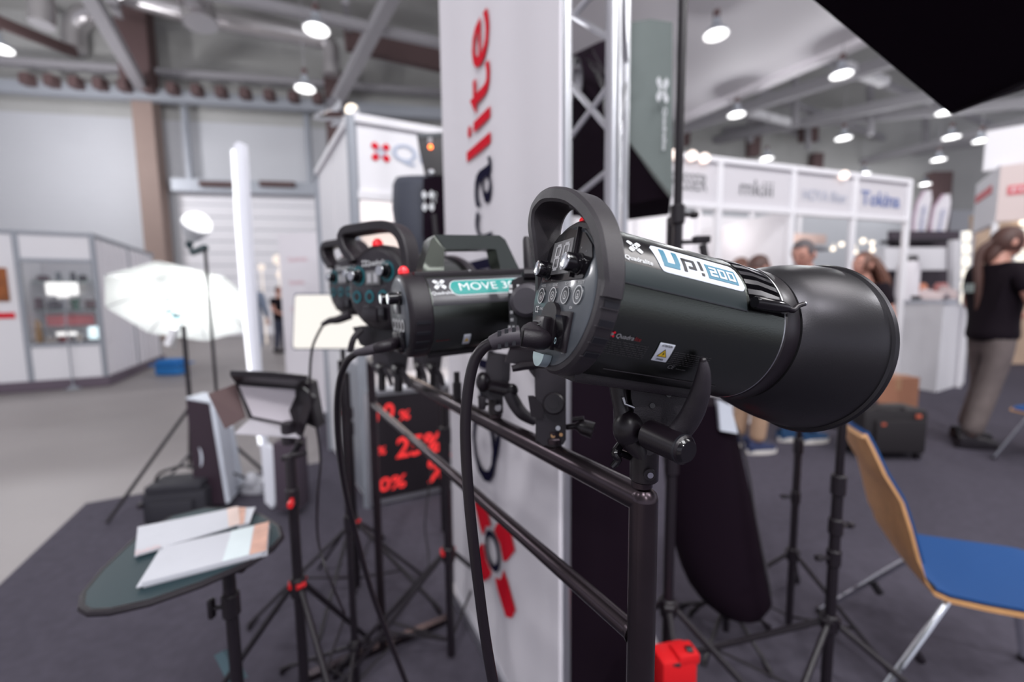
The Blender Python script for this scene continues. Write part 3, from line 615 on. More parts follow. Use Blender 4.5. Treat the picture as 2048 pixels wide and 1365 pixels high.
def human(name, label, base, H, yaw, top, legs, hair, hair_style='short', pose=None, short_sleeves=True, head_yaw=0, head_pitch=0, shoes=None, sole=None, skin=SKIN, jacket=False):
    """local frame: +Y is where the person faces, X to their right; 1.75 m tall before scaling"""
    k = H/1.75; q = Mloc(base, yaw) @ MX.Scale(k, 4)
    j = dict(pelvis=(0, 0, .93), waist=(0, .0, 1.08), chest=(0, .0, 1.28), neckb=(0, -.01, 1.44), neck=(0, .01, 1.52),
             shL=(-.185, 0, 1.40), shR=(.185, 0, 1.40), elL=(-.25, -.03, 1.12), elR=(.25, -.03, 1.12), wrL=(-.24, .10, .90), wrR=(.24, .10, .90),
             hpL=(-.09, 0, .90), hpR=(.09, 0, .90), knL=(-.11, .02, .49), knR=(.11, .02, .49), anL=(-.12, -.02, .09), anR=(.12, -.02, .09), head=(0, .03, 1.63))
    if pose: j.update(pose)
    t = thing(name, label, 'person', base)
    v = {n: V(p) for n, p in j.items() if isinstance(p, tuple)}
    N = {'pelvis': (v['pelvis'], (.115, .085)), 'waist': (v['waist'], (.13, .095)), 'chest': (v['chest'], (.15, .105)), 'neckb': (v['neckb'], (.075, .065)), 'neck': (v['neck'], .052),
         'hd': (v['neck'].lerp(v['head'], .6), .05)}
    E_ = [('pelvis', 'waist'), ('waist', 'chest'), ('chest', 'neckb'), ('neckb', 'neck'), ('neck', 'hd')]
    for s in 'LR':
        N['sh'+s] = (v['sh'+s], .062); N['el'+s] = (v['el'+s], .043); N['wr'+s] = (v['wr'+s], (.030, .026))
        hv = (v['wr'+s]-v['el'+s]).normalized(); N['pm'+s] = (v['wr'+s]+hv*.07, (.038, .018))
        N['hp'+s] = (v['hp'+s], .072); N['kn'+s] = (v['kn'+s], .058); N['ca'+s] = (v['kn'+s].lerp(v['an'+s], .3), .055); N['an'+s] = (v['an'+s], .036)
        E_ += [('chest', 'sh'+s), ('sh'+s, 'el'+s), ('el'+s, 'wr'+s), ('wr'+s, 'pm'+s), ('pelvis', 'hp'+s), ('hp'+s, 'kn'+s), ('kn'+s, 'ca'+s), ('ca'+s, 'an'+s)]
    g = skin_geo(N, E_); b = MB(q); b.add(*g)
    # fingers and thumb, each its own tapering bent chain rooted in the palm
    for s in 'LR':
        hv = (v['wr'+s]-v['el'+s]).normalized(); side = hv.cross(V((0, 0, 1))).normalized() if abs(hv.z) < .95 else V((0, 1, 0)); nrm = side.cross(hv)
        o = v['wr'+s]+hv*.06
        for i, L in enumerate((.062, .072, .068, .052)):
            p = o+side*(-.026+.0175*i)+hv*.02; b.tube([p, p+hv*L*.5-nrm*.004, p+hv*L*.85-nrm*.02, p+hv*L*.95-nrm*.034], [.0095, .009, .008, .006], 6)
        p = o-side*.03-hv*.02; b.tube([p, p-side*.022+hv*.022, p-side*.026+hv*.05-nrm*.01], [.012, .0105, .008], 6)
    # head with nose, ears, jaw
    hm = MX.Translation(v['head']) @ MX.Rotation(head_yaw, 4, 'Z') @ MX.Rotation(head_pitch, 4, 'X')
    hv_, hf = [], []
    nu, nv = 20, 14
    def hp(u, w_):
        a = 2*PI*u; e = PI*w_-PI/2; x, y, z = math.cos(e)*math.sin(a), math.cos(e)*math.cos(a), math.sin(e)
        rx, ry, rz = .076, .096, .118
        if z < 0: rx *= 1+.25*z; ry *= 1+.12*z
        p = V((x*rx, y*ry, z*rz))
        if y > .8 and -.35 < z < .15: p.y += .020*(1-abs(x)*4 if abs(x) < .25 else 0)*(1-abs(z+.15)*2.5)
        if y > .6 and -.85 < z < -.55: p.y += .010
        return p
    b.M = q @ hm; b.grid(hp, nu, nv)
    for sx in (-1, 1): b.sphere((sx*.078, -.005, -.005), (.012, .022, .032), nu=8, nv=6)
    b.build('body', skin, t)
    e = MB(q @ hm)
    for sx in (-1, 1): e.sphere((sx*.031, .084, .018), (.013, .008, .008), nu=8, nv=6)
    e.build('eyes', INK, t)
    m_ = MB(q @ hm); m_.sphere((0, .084, -.058), (.024, .010, .006), nu=8, nv=6); m_.build('mouth', mat('lips', (.38, .13, .12), .5), t)
    # hair
    h = MB(q @ hm)
    if hair_style == 'short': h.grid(lambda u, w_: (lambda p: V((p.x*1.10, p.y*1.07-.008, p.z*1.07+.004)))(hp(.16+.68*u, .52+.47*w_)), 16, 8, th=lambda u, w_: (0, 0, -.004))
    else: h.grid(lambda u, w_: (lambda p: V((p.x*1.12, p.y*1.08-.008, p.z*1.08+.004)))(hp(.13+.74*u, .34+.65*w_)), 18, 8, th=lambda u, w_: (0, 0, -.004))
    if hair_style in ('short', 'long', 'pony'): h.grid(lambda u, w_: (lambda p: V((p.x*1.10, p.y*1.06, p.z*1.08+.004)))(hp(u, .72+.27*w_)), 18, 5)
    if hair_style == 'pony':
        h.M = q; p = v['head']; hm3 = MX.Rotation(head_yaw, 4, 'Z'); bk = hm3 @ V((0, -1, 0))
        h.tube([p+bk*.09+V((0, 0, .02)), p+bk*.15+V((0, 0, -.04)), p+bk*.17+V((0, 0, -.14)), p+bk*.165+V((.01, 0, -.28)), p+bk*.16+V((.02, 0, -.42)), p+bk*.17+V((.02, 0, -.52))], [.024, .028, .028, .030, .024, .006], 10, smooth=4)
        h.tube([p+bk*.05+V((0, 0, -.02)), p+bk*.09+V((0, 0, -.09)), p+bk*.10+V((0, 0, -.16))], [.06, .05, .03], 10, smooth=3)
    if hair_style == 'long':
        h.M = q; p = v['head']; bk = MX.Rotation(head_yaw, 4, 'Z') @ V((0, -1, 0)); sd = V((-bk.y, bk.x, 0))
        for i in range(9):
            o_ = sd*(.085*math.cos(PI*i/8)); f = .5+.5*math.sin(PI*i/8)
            h.tube([p+o_*.8+bk*.06*f+V((0, 0, .06)), p+o_*1.2+bk*.14*f+V((0, 0, -.05)), p+o_*1.3+bk*.21*f+V((0, 0, -.16)), p+o_*1.2+bk*.27*f+V((0, 0, -.30-.02*(i % 3)))], [.03, .036, .032, .006], 8, smooth=4)
    h.build('hair', hair, t)
    # shirt / jacket
    NS = {'c': (v['chest'], (.185, .13)), 'w': (v['waist'], (.165, .125)), 'p': (v['pelvis']+V((0, 0, .0)), (.178, .145)), 'b': (v['pelvis']-V((0, 0, .10 if not jacket else .18)), (.188, .155)), 'n': (v['neckb']-V((0, 0, .01)), (.085, .075))}
    ES = [('c', 'w'), ('w', 'p'), ('p', 'b'), ('c', 'n')]
    for s in 'LR':
        NS['s'+s] = (v['sh'+s], .080); en_ = .62 if short_sleeves else 1
        NS['e'+s] = (v['sh'+s].lerp(v['el'+s], en_), .066 if short_sleeves else .058); ES += [('c', 's'+s), ('s'+s, 'e'+s)]
        if not short_sleeves: NS['r'+s] = (v['el'+s].lerp(v['wr'+s], .95), .042); ES += [('e'+s, 'r'+s)]
    b = MB(q); b.add(*skin_geo(NS, ES)); sh = b.build('jacket' if jacket else 'shirt', top, t)
    NT = {'t': (v['pelvis']+V((0, 0, .10)), (.13, .10)), 'p': (v['pelvis']+V((0, 0, .0)), (.135, .11))}; ET = [('t', 'p')]
    for s in 'LR':
        NT['h'+s] = (v['hp'+s]-V((0, 0, .10)), .088); NT['k'+s] = (v['kn'+s], .078); NT['m'+s] = (v['kn'+s].lerp(v['an'+s], .5), .072); NT['a'+s] = (v['an'+s]+V((0, 0, .005)), .066)
        ET += [('p', 'h'+s), ('h'+s, 'k'+s), ('k'+s, 'm'+s), ('m'+s, 'a'+s)]
    b = MB(q); b.add(*skin_geo(NT, ET)); b.build('trousers', legs, t)
    for s in 'LR':
        a = v['an'+s]; fy = (pose or {}).get('foot'+s, 0); fm = q @ MX.Translation(V((a.x, a.y, a.z-.09))) @ MX.Rotation(fy, 4, 'Z')
        b = MB(fm); b.grid(lambda u, w_: V(((.046-.010*(1-w_))*math.cos(PI*u)*(1 if w_ < .75 else 1-.55*((w_-.75)*4)**2), -.09+.27*w_, .030+(.085-.052*max(0, w_-.3)/.7)*max(0, math.sin(PI*u))**.6)), 12, 10)
        b.add([(-.04, -.09, .02), (.04, -.09, .02), (.04, -.085, .08), (-.04, -.085, .08)], [(0, 1, 2, 3)])
        so = b.build('shoe', shoes or PLAST, t)
        b = MB(fm); n = 18; b.prism([V((.05*math.cos(2*PI*i/n)*(1 if abs(math.sin(2*PI*i/n)) < .9 else .9), .05+.15*math.sin(2*PI*i/n), 0)) for i in range(n)], (0, 0, .036)); b.build('sole', sole or PLAST, so)
    return t, q, v
HBRN = mat('brown_hair', (.075, .032, .025), .55, noise=.5, nscale=60); HGRY = mat('grey_hair', (.10, .085, .09), .6, noise=.4, nscale=60)
BLKT = mat('black_cotton', (.009, .005, .009), .85, spec=.2)
GTR = mat('grey_brown_trousers', (.15, .12, .115), .8, noise=.3, nscale=14, bump=.5)
bs = G(1962, 890)
t, q, v = human('person', 'long-haired man with ponytail, black T-shirt and grey-brown trousers standing at the right edge', bs, 1.86, -PI/2-.18, BLKT, GTR, HBRN, 'pony', head_yaw=-.15, head_pitch=-.12,
      pose=dict(knL=(-.12, .07, .49), anL=(-.13, -.02, .09), knR=(.06, -.04, .49), anR=(.10, -.16, .09), elL=(-.27, .02, 1.12), elR=(.25, .06, 1.12), wrL=(-.16, .27, 1.06), wrR=(.14, .28, 1.05), head=(0, .05, 1.62)))
b = MB(q); b.grid(lambda u, w_: V((-.10+.09*u, -.145+.0*w_, 1.24+.07*w_)), 2, 2, th=lambda u, w_: (0, .004, 0)); b.build('shirt_print', mat('pale_green_print', (.35, .42, .40), .6), t, label='small pale print on the shoulder')
bs = G(1600, 888)
human('person', 'man with short grey hair in a white top seen above the big reflector, looking left', bs, 1.80, PI/2+.5, mat('white_top', (.62, .63, .68), .8), mat('blue_jeans', (.06, .10, .20), .8), HGRY, 'short', head_pitch=-.35,
      pose=dict(head=(0, .10, 1.60), neck=(0, .06, 1.50), footL=PI*.9, footR=PI*.9, anL=(-.02, -.1, .09), anR=(.10, .0, .09)), shoes=mat('blue_shoe', (.015, .06, .15), .7), sole=SOLE)
bs = G(1497, 899)
human('person', 'dark-haired man in khaki trousers and navy sneakers, legs seen under the flash head', bs, 1.64, -PI/2+.15, mat('beige_top', (.5, .45, .42), .8), mat('khaki', (.42, .27, .18), .8, noise=.15, nscale=12), HBRN, 'short',
      pose=dict(anL=(-.10, -.04, .09), anR=(.10, .0, .09)), shoes=SHOE, sole=SOLE)
bs = P(1728, 600, 4.0); bs.z = 0
human('person', 'woman with long wavy brown hair and a black top behind the reflector rim', bs, 1.70, PI/2+.1, BLKT, mat('dark_jeans', (.03, .03, .05), .8), mat('auburn_hair', (.14, .06, .04), .55, noise=.5, nscale=40), 'long', head_pitch=.15)
bs = P(1474, 600, 4.85); bs.z = 0
human('person', 'person with auburn hair far behind, head just above the flash body', bs, 1.74, -PI/2, mat('mauve_top', (.3, .2, .22), .8), mat('dark_jeans', (.03, .03, .05), .8), MATS['auburn_hair'], 'short')
bs = G(512, 724)
human('person', 'man in a grey-blue suit walking away behind the tall white reflector', bs, 1.86, .15, mat('suit_blue_grey', (.20, .24, .32), .8), mat('suit_blue_grey2', (.17, .20, .28), .8), HGRY, 'short', short_sleeves=False, jacket=True,
      pose=dict(anL=(-.12, .25, .09), knL=(-.11, .18, .49), anR=(.12, -.28, .14), knR=(.11, -.02, .48)))
bs = G(563, 705)
human('person', 'man in a black T-shirt and dark jeans standing far back with bare forearms', bs, 1.72, -PI/2-.3, BLKT, mat('dark_jeans2', (.035, .04, .07), .8), HBRN, 'short',
      pose=dict(wrL=(-.14, .33, 1.02), wrR=(.14, .33, 1.0), elL=(-.25, .08, 1.12), elR=(.25, .08, 1.12)))
bs = G(600, 700)
human('person', 'person in a slate coat facing the man in the black T-shirt, far back', bs, 1.70, PI/2, mat('slate_coat', (.12, .12, .18), .8), mat('taupe_trousers', (.2, .16, .15), .8), HBRN, 'short', short_sleeves=False, jacket=True)
# ================================================================ TALL BANNER AND TRUSS
bn, bf = P(1118, 600, 1.0), P(894, 601, 1.75); bn.z = bf.z = 0
bd = (bn-bf).normalized(); BW = (bn-bf).length; bnn = V((bd.y, -bd.x, 0))
t = thing('tall_banner', 'tall white banner with vertical red and black lettering and red emblem, centre', 'banner', bf)
def bfn(off=.004): return lambda a, c: bf+bd*a+UPV*c+bnn*off        # a: across from the far edge, c: height
b = MB(); b.grid(lambda u, w_: bf+bd*(u*BW)+UPV*(.05+3.3*w_)+bnn*(.0025*math.sin(u*21+w_*3)*(.4+u*.6)), 28, 24, th=lambda u, w_: -bnn*.012); b.build('banner_sheet', BANN, t)
b = MB(); b.boxp(bf+UPV*.03+bnn*.0-bd*.02, bn+UPV*.03+bd*.0, .03, .05); b.build('banner_base', ALU, t)
b = MB(); b.cyl(bn+UPV*.05-bnn*.02, bn+UPV*3.35-bnn*.02, .012); b.build('edge_pole', ALU, t)
def uof2(px, py): q_ = on_plane(px, py, bf, bnn); return (q_-bf).dot(bd), q_.z
# text direction is up the sheet; the letters' tops point to the far edge
ub, zb0 = uof2(1003, 992); ut, _ = uof2(957, 930)
_, z_top = uof2(970, 24); cap = .205; ubase = .475
tv, tf = text_geo('Quadralite', 1, 0, .003); 
def bx(s): return max(p[0] for p in text_geo(s, 1, 0, .003)[0])
x1 = bx('Quadralite'); xq = bx('Quadra'); Ls = z_top-zb0; sxs = Ls/x1
for s, x0, x2, mt in (('Quadra', 0, None, NAVY), ('lite', None, None, REDP)):
    b = MB()
    if s == 'Quadra': sp0, ln = 0, xq*sxs
    else: sp0, ln = xq*sxs+.035, Ls-xq*sxs-.035
    put_text(b, s, lambda a, c: bf+bd*(ubase-c)+UPV*(zb0+a)+bnn*.006, width=ln, height=cap, bold=.003, x0=sp0)
    b.build('lettering', mt, t, label='dark navy lettering' if s == 'Quadra' else 'red lettering')
uc, zc = uof2(986, 1098)
b = MB(); petals(b, bfn(.006), (uc+.01, zc-.005), .165, rot=0); b.build('emblem', REDP, t, label='red emblem of four petals')
b = MB(); ring2(b, bfn(.008), (uc+.01, zc), .045, .068, sx=.9); b.build('emblem_ring', NAVY, t)
b = MB(); us0, zs0 = uof2(937, 1286); put_text(b, 'www.quadralite.pl', lambda a, c: bf+bd*(us0+a)+UPV*(zs0-.03+c)+bnn*.006, width=.62, height=.040); b.build('web_address', NAVY, t)
# aluminium truss tower
t = thing('truss_tower', 'bright aluminium lattice truss tower right behind the tall banner', 'truss', V((.30, 1.5, 0)))
CH = [V((.190, 1.50, 0)), V((.302, 1.30, 0)), V((.405, 1.56, 0)), V((.19, 1.74, 0))]
for c, r in zip(CH, (.021, .0235, .014, .014)): b = MB(); b.cyl(c, c+UPV*3.4, r, n=16); b.build('chord', ALU, t)
zc_ = lambda px, py, c: (on_plane(px, py, c, V((0, 1, 0)))).z
for (i, j, z0, z1) in ((0, 1, zc_(1130, 158, CH[0]), zc_(1222, 268, CH[1])), (1, 0, zc_(1222, 160, CH[1]), zc_(1135, 288, CH[0])), (0, 1, zc_(1135, 25, CH[0]), zc_(1222, 80, CH[1])), (1, 0, zc_(1222, 335, CH[1]), zc_(1135, 410, CH[0])), (1, 0, zc_(1222, -60, CH[1]), zc_(1135, 48, CH[0])),
                      (0, 1, 1.25, 1.05), (0, 1, .2, .45), (1, 0, .5, .75), (0, 1, .8, 1.0),
                      (3, 0, 2.3, 2.1), (0, 3, 2.05, 1.85), (3, 0, 1.8, 1.6), (1, 2, 2.4, 2.1), (2, 1, 2.05, 1.7), (1, 2, .9, 1.2), (1, 2, .3, .6)):
    b = MB(); b.cyl(CH[i]+UPV*z0, CH[j]+UPV*z1, .0095, n=10); b.build('brace', ALU, t)
b = MB(); b.box((.28, 1.52, .01), (.5, .5, .02)); b.build('base_plate', STEEL, t)
# black cloth panel standing right of the banner
t = thing('black_cloth_panel', 'plain black cloth panel standing right of the tall banner', 'panel', P(1215, 700, 1.16)*1)
pa, pb = P(1119, 600, 1.03), P(1308, 596, 1.16); pz = P(1200, 742, 1.08).z
pa.z = pb.z = 0; d = (pb-pa); n2 = V((d.y, -d.x, 0)).normalized(); t.location = pa; ROOTM[t.name] = pa.copy()
b = MB(); b.grid(lambda u, w_: pa+d*u+UPV*(.03+(pz-.03)*w_)+n2*(.006*math.sin(u*9+w_)), 16, 6, th=lambda u, w_: -n2*.03); b.build('cloth', FABB, t)
b = MB(); b.boxp(pa+UPV*.015, pb+UPV*.015, .3, .03); b.build('foot', PLAST, t)

# ================================================================ STANDS
def stand(label, base, h, r, hub, legs, leg_r, red=True, name='light_stand', sec=None, knobs=(), tilt=None, brace=True, foot_rise=.02, cat='stand', group=None):
    """vertical tubular tripod; legs: azimuths; hub: height of leg joint; leg_r: spread"""
    t = thing(name, label, cat, base, group); B = V(base); zc = hub*.45
    b = MB(); b.cyl(B+UPV*.03, B+UPV*min(h, hub+.42), r, n=14); b.build('pole', PLAST, t)
    if h > hub+.42: b = MB(); b.cyl(B+UPV*(hub+.3), B+UPV*h, r*.78, n=14); b.build('upper_pole', SATIN, t)
    b = MB(); b.cyl(B+UPV*(hub-.025), B+UPV*(hub+.03), r*1.55, n=14, bev=.004); b.build('hub', PLAST, t)
    b = MB(); b.cyl(B+UPV*(hub+.40), B+UPV*(hub+.46), r*1.35, n=14, bev=.003); b.build('collar', PLAST, t)
    for az in legs:
        d = V((math.cos(az), math.sin(az), 0)); a = B+d*r*1.6+UPV*hub; c = B+d*leg_r+UPV*foot_rise
        b = MB(); b.tube([a, c], r*.62, 8); lg = b.build('leg', PLAST, t)
        b = MB(); b.cyl(c-UPV*.015, c+(a-c).normalized()*.04, r*.8, n=8); b.build('rubber_foot', SATIN, lg)
        if brace: b = MB(); b.tube([B+d*r*1.2+UPV*zc*.5, a.lerp(c, .55)], r*.35, 6); b.build('leg_brace', PLAST, t)
        k = MB(); k.cyl(a-d*.004+UPV*.012-d.cross(UPV)*r*.9, a-d*.004+UPV*.012+d.cross(UPV)*r*.9, r*.62, n=10); k.build('joint_pin', RED if red else PLAST, t)
    for (z, az) in knobs:
        d = V((math.cos(az), math.sin(az), 0)); k = MB(); k.cyl(B+d*r+UPV*z, B+d*(r+.03)+UPV*z, r*.45, n=8); k.cyl(B+d*(r+.025)+UPV*z, B+d*(r+.040)+UPV*z, r*.7, r*.6, n=8)
        k.build('knob', RED if red and z < hub+.5 else PLAST, t)
        k = MB(); k.cyl(B+UPV*(z-.025), B+UPV*(z+.025), r*1.3, n=12, bev=.003); k.build('clamp_ring', PLAST, t)
    return t
def gbase(px, py, d): q_ = P(px, py, d); return V((q_.x, q_.y, 0))
# red-trimmed stands on the left
S1 = gbase(592, 1100, 1.15)
s1 = stand('black light stand with red joints carrying the barn-door panel light', S1, P(580, 905, 1.15).z, .013, P(597, 1180, 1.15).z, (-2.7, -.75, 1.5), .42, knobs=((P(590, 990, 1.15).z, -1.2),))
s2 = stand('black light stand with red joints in front of the white booth corner', gbase(712, 1100, 1.9), 1.0, .013, P(700, 1045, 1.9).z, (-2.6, -.35, 1.6), .42, knobs=((P(690, 820, 1.9).z, 3.2),))
s2b = stand('thin black stand just left of the rail end post', gbase(700, 1100, 1.38), 1.12, .011, .16, (2.9, .9, -1.4), .3, red=False)
s3 = stand('black light stand with red joints against the left edge of the tall banner', gbase(897, 1100, 1.5), P(882, 780, 1.5).z, .0145, P(900, 1110, 1.5).z, (-2.75, 3.3, 1.2), .40)
# right stands
s4 = stand('thinner black light stand left of the blue chair, further back', gbase(1580, 1200, 1.65), 1.25, .0125, P(1600, 1105, 1.65).z, (2.9, -1.0, .9), .36, red=False, knobs=((P(1592, 985, 1.65).z, 3.0),))
s5 = stand('nearer black light stand directly beside the blue chair', gbase(1662, 1200, 1.27), 1.25, .0145, P(1660, 1250, 1.27).z, (-2.5, -.7, 2.8, ), .55, red=False, knobs=((P(1670, 1045, 1.27).z, .1), (P(1665, 1110, 1.27).z, 3.2)))
s6 = stand('tall thick black light stand rising through the top of the photo, right of the truss', gbase(1341, 1000, 1.2), 2.6, .0145, P(1342, 1232, 1.2).z, (-.55, 2.6, -1.75), .5, red=False, knobs=((P(1349, 440, 1.2).z, .1), (P(1352, 5, 1.2).z, .2)))
b = MB(); c = P(1349, 470, 1.2); b.cyl(c-UPV*.06, c+UPV*.05, .022, n=14, bev=.004); b.build('clamp_body', PLAST, s6)
b = MB(); b.tube([P(1352, 485, 1.18), P(1392, 484, 1.16)], .006, 8); b.box(P(1402, 480, 1.16), (.042, .03, .02), bev=.004); b.tube([P(1405, 490, 1.16), P(1412, 530, 1.16)], .011, 8); b.build('clamp_handle', PLAST, s6)
# red sandbag at the foot of the tall stand
b = MB(Mloc(P(1345, 1372, 1.12)-UPV*.0, .2)); b.box((0, 0, .045), (.10, .07, .11), bev=.015); b.box((.025, -.01, .095), (.06, .05, .03), bev=.008); o = b.build('red_clamp_weight', mat('bright_red', (.80, .01, .015), .45), label='bright red clamp weight low on the tall black stand', cat='weight')
b = MB(); b.cyl(P(1372, 1302, 1.1), P(1384, 1302, 1.1), .011, n=10); b.cyl(P(1340, 1330, 1.08), P(1360, 1330, 1.08), .006, n=8); b.build('bolt', PLAST, o)

# ================================================================ SOFTBOXES
t = thing('hanging_softbox', 'large softbox with grey-green side and white emblem behind the truss', 'softbox', P(1250, 440, 1.9))
ap = P(1140, 150, 2.0); F1, F2, F3, F4 = P(1345, 40, 1.75), P(1345, 393, 1.7), P(1338, 428, 1.9), P(1255, 441, 2.05)
b = MB(); b.hull([P(1343, 393, 1.72), P(1338, 430, 1.9), P(1252, 441, 2.05), P(1130, 432, 2.3), P(1128, 118, 2.15), P(1195, 85, 2.2), P(1262, 60, 2.2), P(1250, 270, 1.93), P(1300, 60, 2.1)]); b.build('black_cover', FABB, t)
sd_pts = [P(1218, 95, 1.93), P(1250, 46, 1.88), P(1300, 38, 1.8), P(1345, 44, 1.71), P(1345, 393, 1.69), P(1250, 272, 1.88)]
b = MB(); b.add(sd_pts+[p+V((.0, .03, 0)) for p in sd_pts], [(0, 1, 5), (1, 2, 5), (2, 3, 4), (2, 4, 5), (6, 11, 7), (7, 11, 8), (8, 10, 9), (8, 11, 10)]+[(i, (i+1) % 6, 6+(i+1) % 6, 6+i) for i in range(6)])
b.build('side_panel', mat('grey_green_fabric', (.20, .235, .225), .7, noise=.1, nscale=5), t)
def pfn(px, py, d, ux, uy): # local frame for print on the panel
    o = P(px, py, d); return lambda a, c: o+ux*a+uy*c
o = P(1325, 180, 1.7); ux = (P(1341, 183, 1.685)-P(1309, 177, 1.725)).normalized(); uy = UPV
b = MB(); petals(b, lambda a, c: o+ux*a*.75+uy*c*1.3, (0, 0), .038); ring2(b, lambda a, c: o+ux*a+uy*c*1.3, (0, 0), .008, .015); put_text(b, 'Quadralite', lambda a, c: P(1327, 214, 1.70)-UPV*a+ux*c, width=.165, height=.016, bold=.03); b.build('printed_emblem', WPRINT, t)
c = P(1148, 158, 1.98); L = along(c, V((.8, -.35, -.1)))
b = MB(L); b.lathe([(-.02, .085), (.02, .085), (.02, .07), (-.02, .07), (-.02, .085)], None, 24, caps=False); b.build('speed_ring', STEEL, t)
for k in range(4): b = MB(); b.tube([P(1165+6*k, 110+8*k, 2.0), P(1185+9*k, 100+30*k, 1.98), P(1212, 150+45*k, 1.96)], .004, 6); b.build('rib', SATIN, t)
# folded strip softbox leaning low right
t = thing('strip_softbox', 'long rounded black strip softbox leaning under the flash head, right of the post', 'softbox', P(1460, 1225, 1.5))
rows = [(800, 1325, 1452), (850, 1322, 1466), (900, 1325, 1478), (960, 1330, 1492), (1020, 1336, 1505), (1080, 1346, 1516), (1130, 1362, 1524), (1165, 1378, 1532), (1195, 1400, 1538), (1215, 1425, 1522), (1226, 1455, 1500)]
vs = []; n = 16
for (y, x0, x1_) in rows:
    a, c = P(x0, y, 1.5), P(x1_, y, 1.5); m_ = (a+c)/2; w2 = (c-a).length/2
    for i in range(n): an = 2*PI*i/n; vs.append(m_+V((w2*math.cos(an), min(w2, .10)*math.sin(an)*.9, 0)))
b = MB(); b.add(vs, [(j*n+i, j*n+(i+1) % n, (j+1)*n+(i+1) % n, (j+1)*n+i) for j in range(len(rows)-1) for i in range(n)]+[tuple(range(n)), tuple(range((len(rows)-1)*n, len(rows)*n))]); b.build('black_sleeve', FABB, t)
b = MB(); b.prism([P(1436, 800, 1.40), P(1462, 812, 1.40), P(1476, 868, 1.40), P(1441, 862, 1.40)], (0, .02, 0)); b.build('white_diffuser', STICK, t, label='white fabric edge')
b = MB(); b.tube([P(1463, 835, 1.42), P(1482, 880, 1.45), P(1500, 960, 1.47), P(1512, 1040, 1.48), P(1540, 1175, 1.48), P(1538, 1200, 1.48)], .005, 8, smooth=3); b.build('piping', mat('grey_piping', (.06, .055, .065), .7), t)
stand('small black tripod feet showing beneath the strip softbox', gbase(1452, 1240, 1.63), .32, .012, .14, (.15, -2.4, 2.2, -1.2), .19, red=False, name='floor_stand', brace=False)
# overhead softbox, near
t = thing('overhead_softbox', 'big black softbox filling the top right corner of the photo', 'softbox', P(1905, 225, .95))
c1, c2, c3, c4 = P(1904, 226, .95), P(1560, -62, .80), P(2300, -260, .9), P(2330, 90, 1.15)
cn = (c2-c1).cross(c4-c1).normalized()
if cn.z < 0: cn = -cn
ctr_ = (c1+c2+c3+c4)/4
b = MB(); b.hull([c1, c2, c3, c4]+[p.lerp(ctr_, .12)+cn*.16 for p in (c1, c2, c3, c4)]+[p.lerp(ctr_, .85)+cn*.42 for p in (c1, c2, c3, c4)]); b.build('black_cover', FABB, t)
b = MB(); pts_ = [c1, c2, c3, c4]
inn = [p.lerp(ctr_, .16)-cn*.002 for p in pts_]; out = [p-cn*.004 for p in pts_]
b.add(out+inn, [(i, (i+1) % 4, 4+(i+1) % 4, 4+i) for i in range(4)]); b.build('front_lip', mat('lip_fabric', (.016, .010, .016), .8), t)
for i in range(4): b = MB(); b.tube([pts_[i], pts_[i].lerp(ctr_, .12)+cn*.16, pts_[i].lerp(ctr_, .85)+cn*.42], .004, 6, smooth=3); b.build('rib', SATIN, t)

# ================================================================ STUDIO LIGHT WITH SOFTBOX LEFT OF THE BANNER
t = thing('softbox_light', 'black flash with orange pilot light and folded softbox, left of the tall banner', 'light', P(862, 500, 2.2))
D = 2.25
b = MB(); b.pp([(833, 267), (890, 264), (895, 350), (850, 352), (838, 300)], D, .13); b.build('flash_body', SATIN, t)
b = MB(); b.pp([(836, 267), (884, 265), (884, 272), (837, 275)], D-.006, .02); b.build('top_vent', PANEL, t)
b = MB(); b.sphere(P(861, 294, D-.005), .011); b.build('pilot_light', mat('orange_glow', (1, .3, .1), .5, emit=(1, .16, .03), estr=4), t, label='small glowing orange pilot light')
b = MB(); b.pp([(856, 275), (864, 275), (864, 286), (856, 286)], D-.008, .01); b.build('switch', mat('pale_switch', (.4, .4, .42), .5), t)
b = MB(); b.sphere(P(862, 346, D-.012), (.018, .01, .02)); b.build('knob', STEEL, t)
rows = [(356, 792, 885, .05), (372, 786, 893, .10), (420, 785, 900, .12), (470, 792, 900, .12), (520, 812, 897, .10), (548, 830, 893, .06)]
vs = []
for (y, x0, x1_, dp) in rows:
    a, c = P(x0, y, D+.05), P(x1_, y, D+.05); m_ = (a+c)/2; w2 = (c-a).length/2
    for i in range(n):
        an = 2*PI*i/n; vs.append(m_+V((w2*math.copysign(abs(math.cos(an))**.8, math.cos(an)), dp*math.sin(an), 0)))
b = MB(); b.add(vs, [(j*n+i, j*n+(i+1) % n, (j+1)*n+(i+1) % n, (j+1)*n+i) for j in range(len(rows)-1) for i in range(n)]+[tuple(range(n)), tuple(range((len(rows)-1)*n, len(rows)*n))]); b.build('softbox_fabric', mat('blue_black_fabric', (.045, .05, .07), .7), t)
b = MB(); b.pp([(846, 356), (870, 352), (893, 356), (893, 520), (862, 540), (846, 470)], D-.10, .03); b.build('dark_flap', FABB, t)
o = P(856, 402, D-.105); b = MB(); petals(b, lambda a, c: o+V((a*.9, 0, c*1.5)), (0, 0), .034); put_text(b, 'Quadralite', lambda a, c: P(868, 385, D-.105)-UPV*a+V((c, 0, 0)), width=.13, height=.014); b.build('printed_emblem', WPRINT, t)
b = MB(); b.cyl(P(872, 540, D), P(876, 700, D), .012); b.cyl(P(868, 430, D-.13), P(872, 470, D-.13), .012); b.build('stand_pole', PLAST, t)
b = MB(); b.cyl(V((P(876, 700, D).x, D, 0.03)), P(876, 700, D), .012); b.build('lower_pole', PLAST, t)

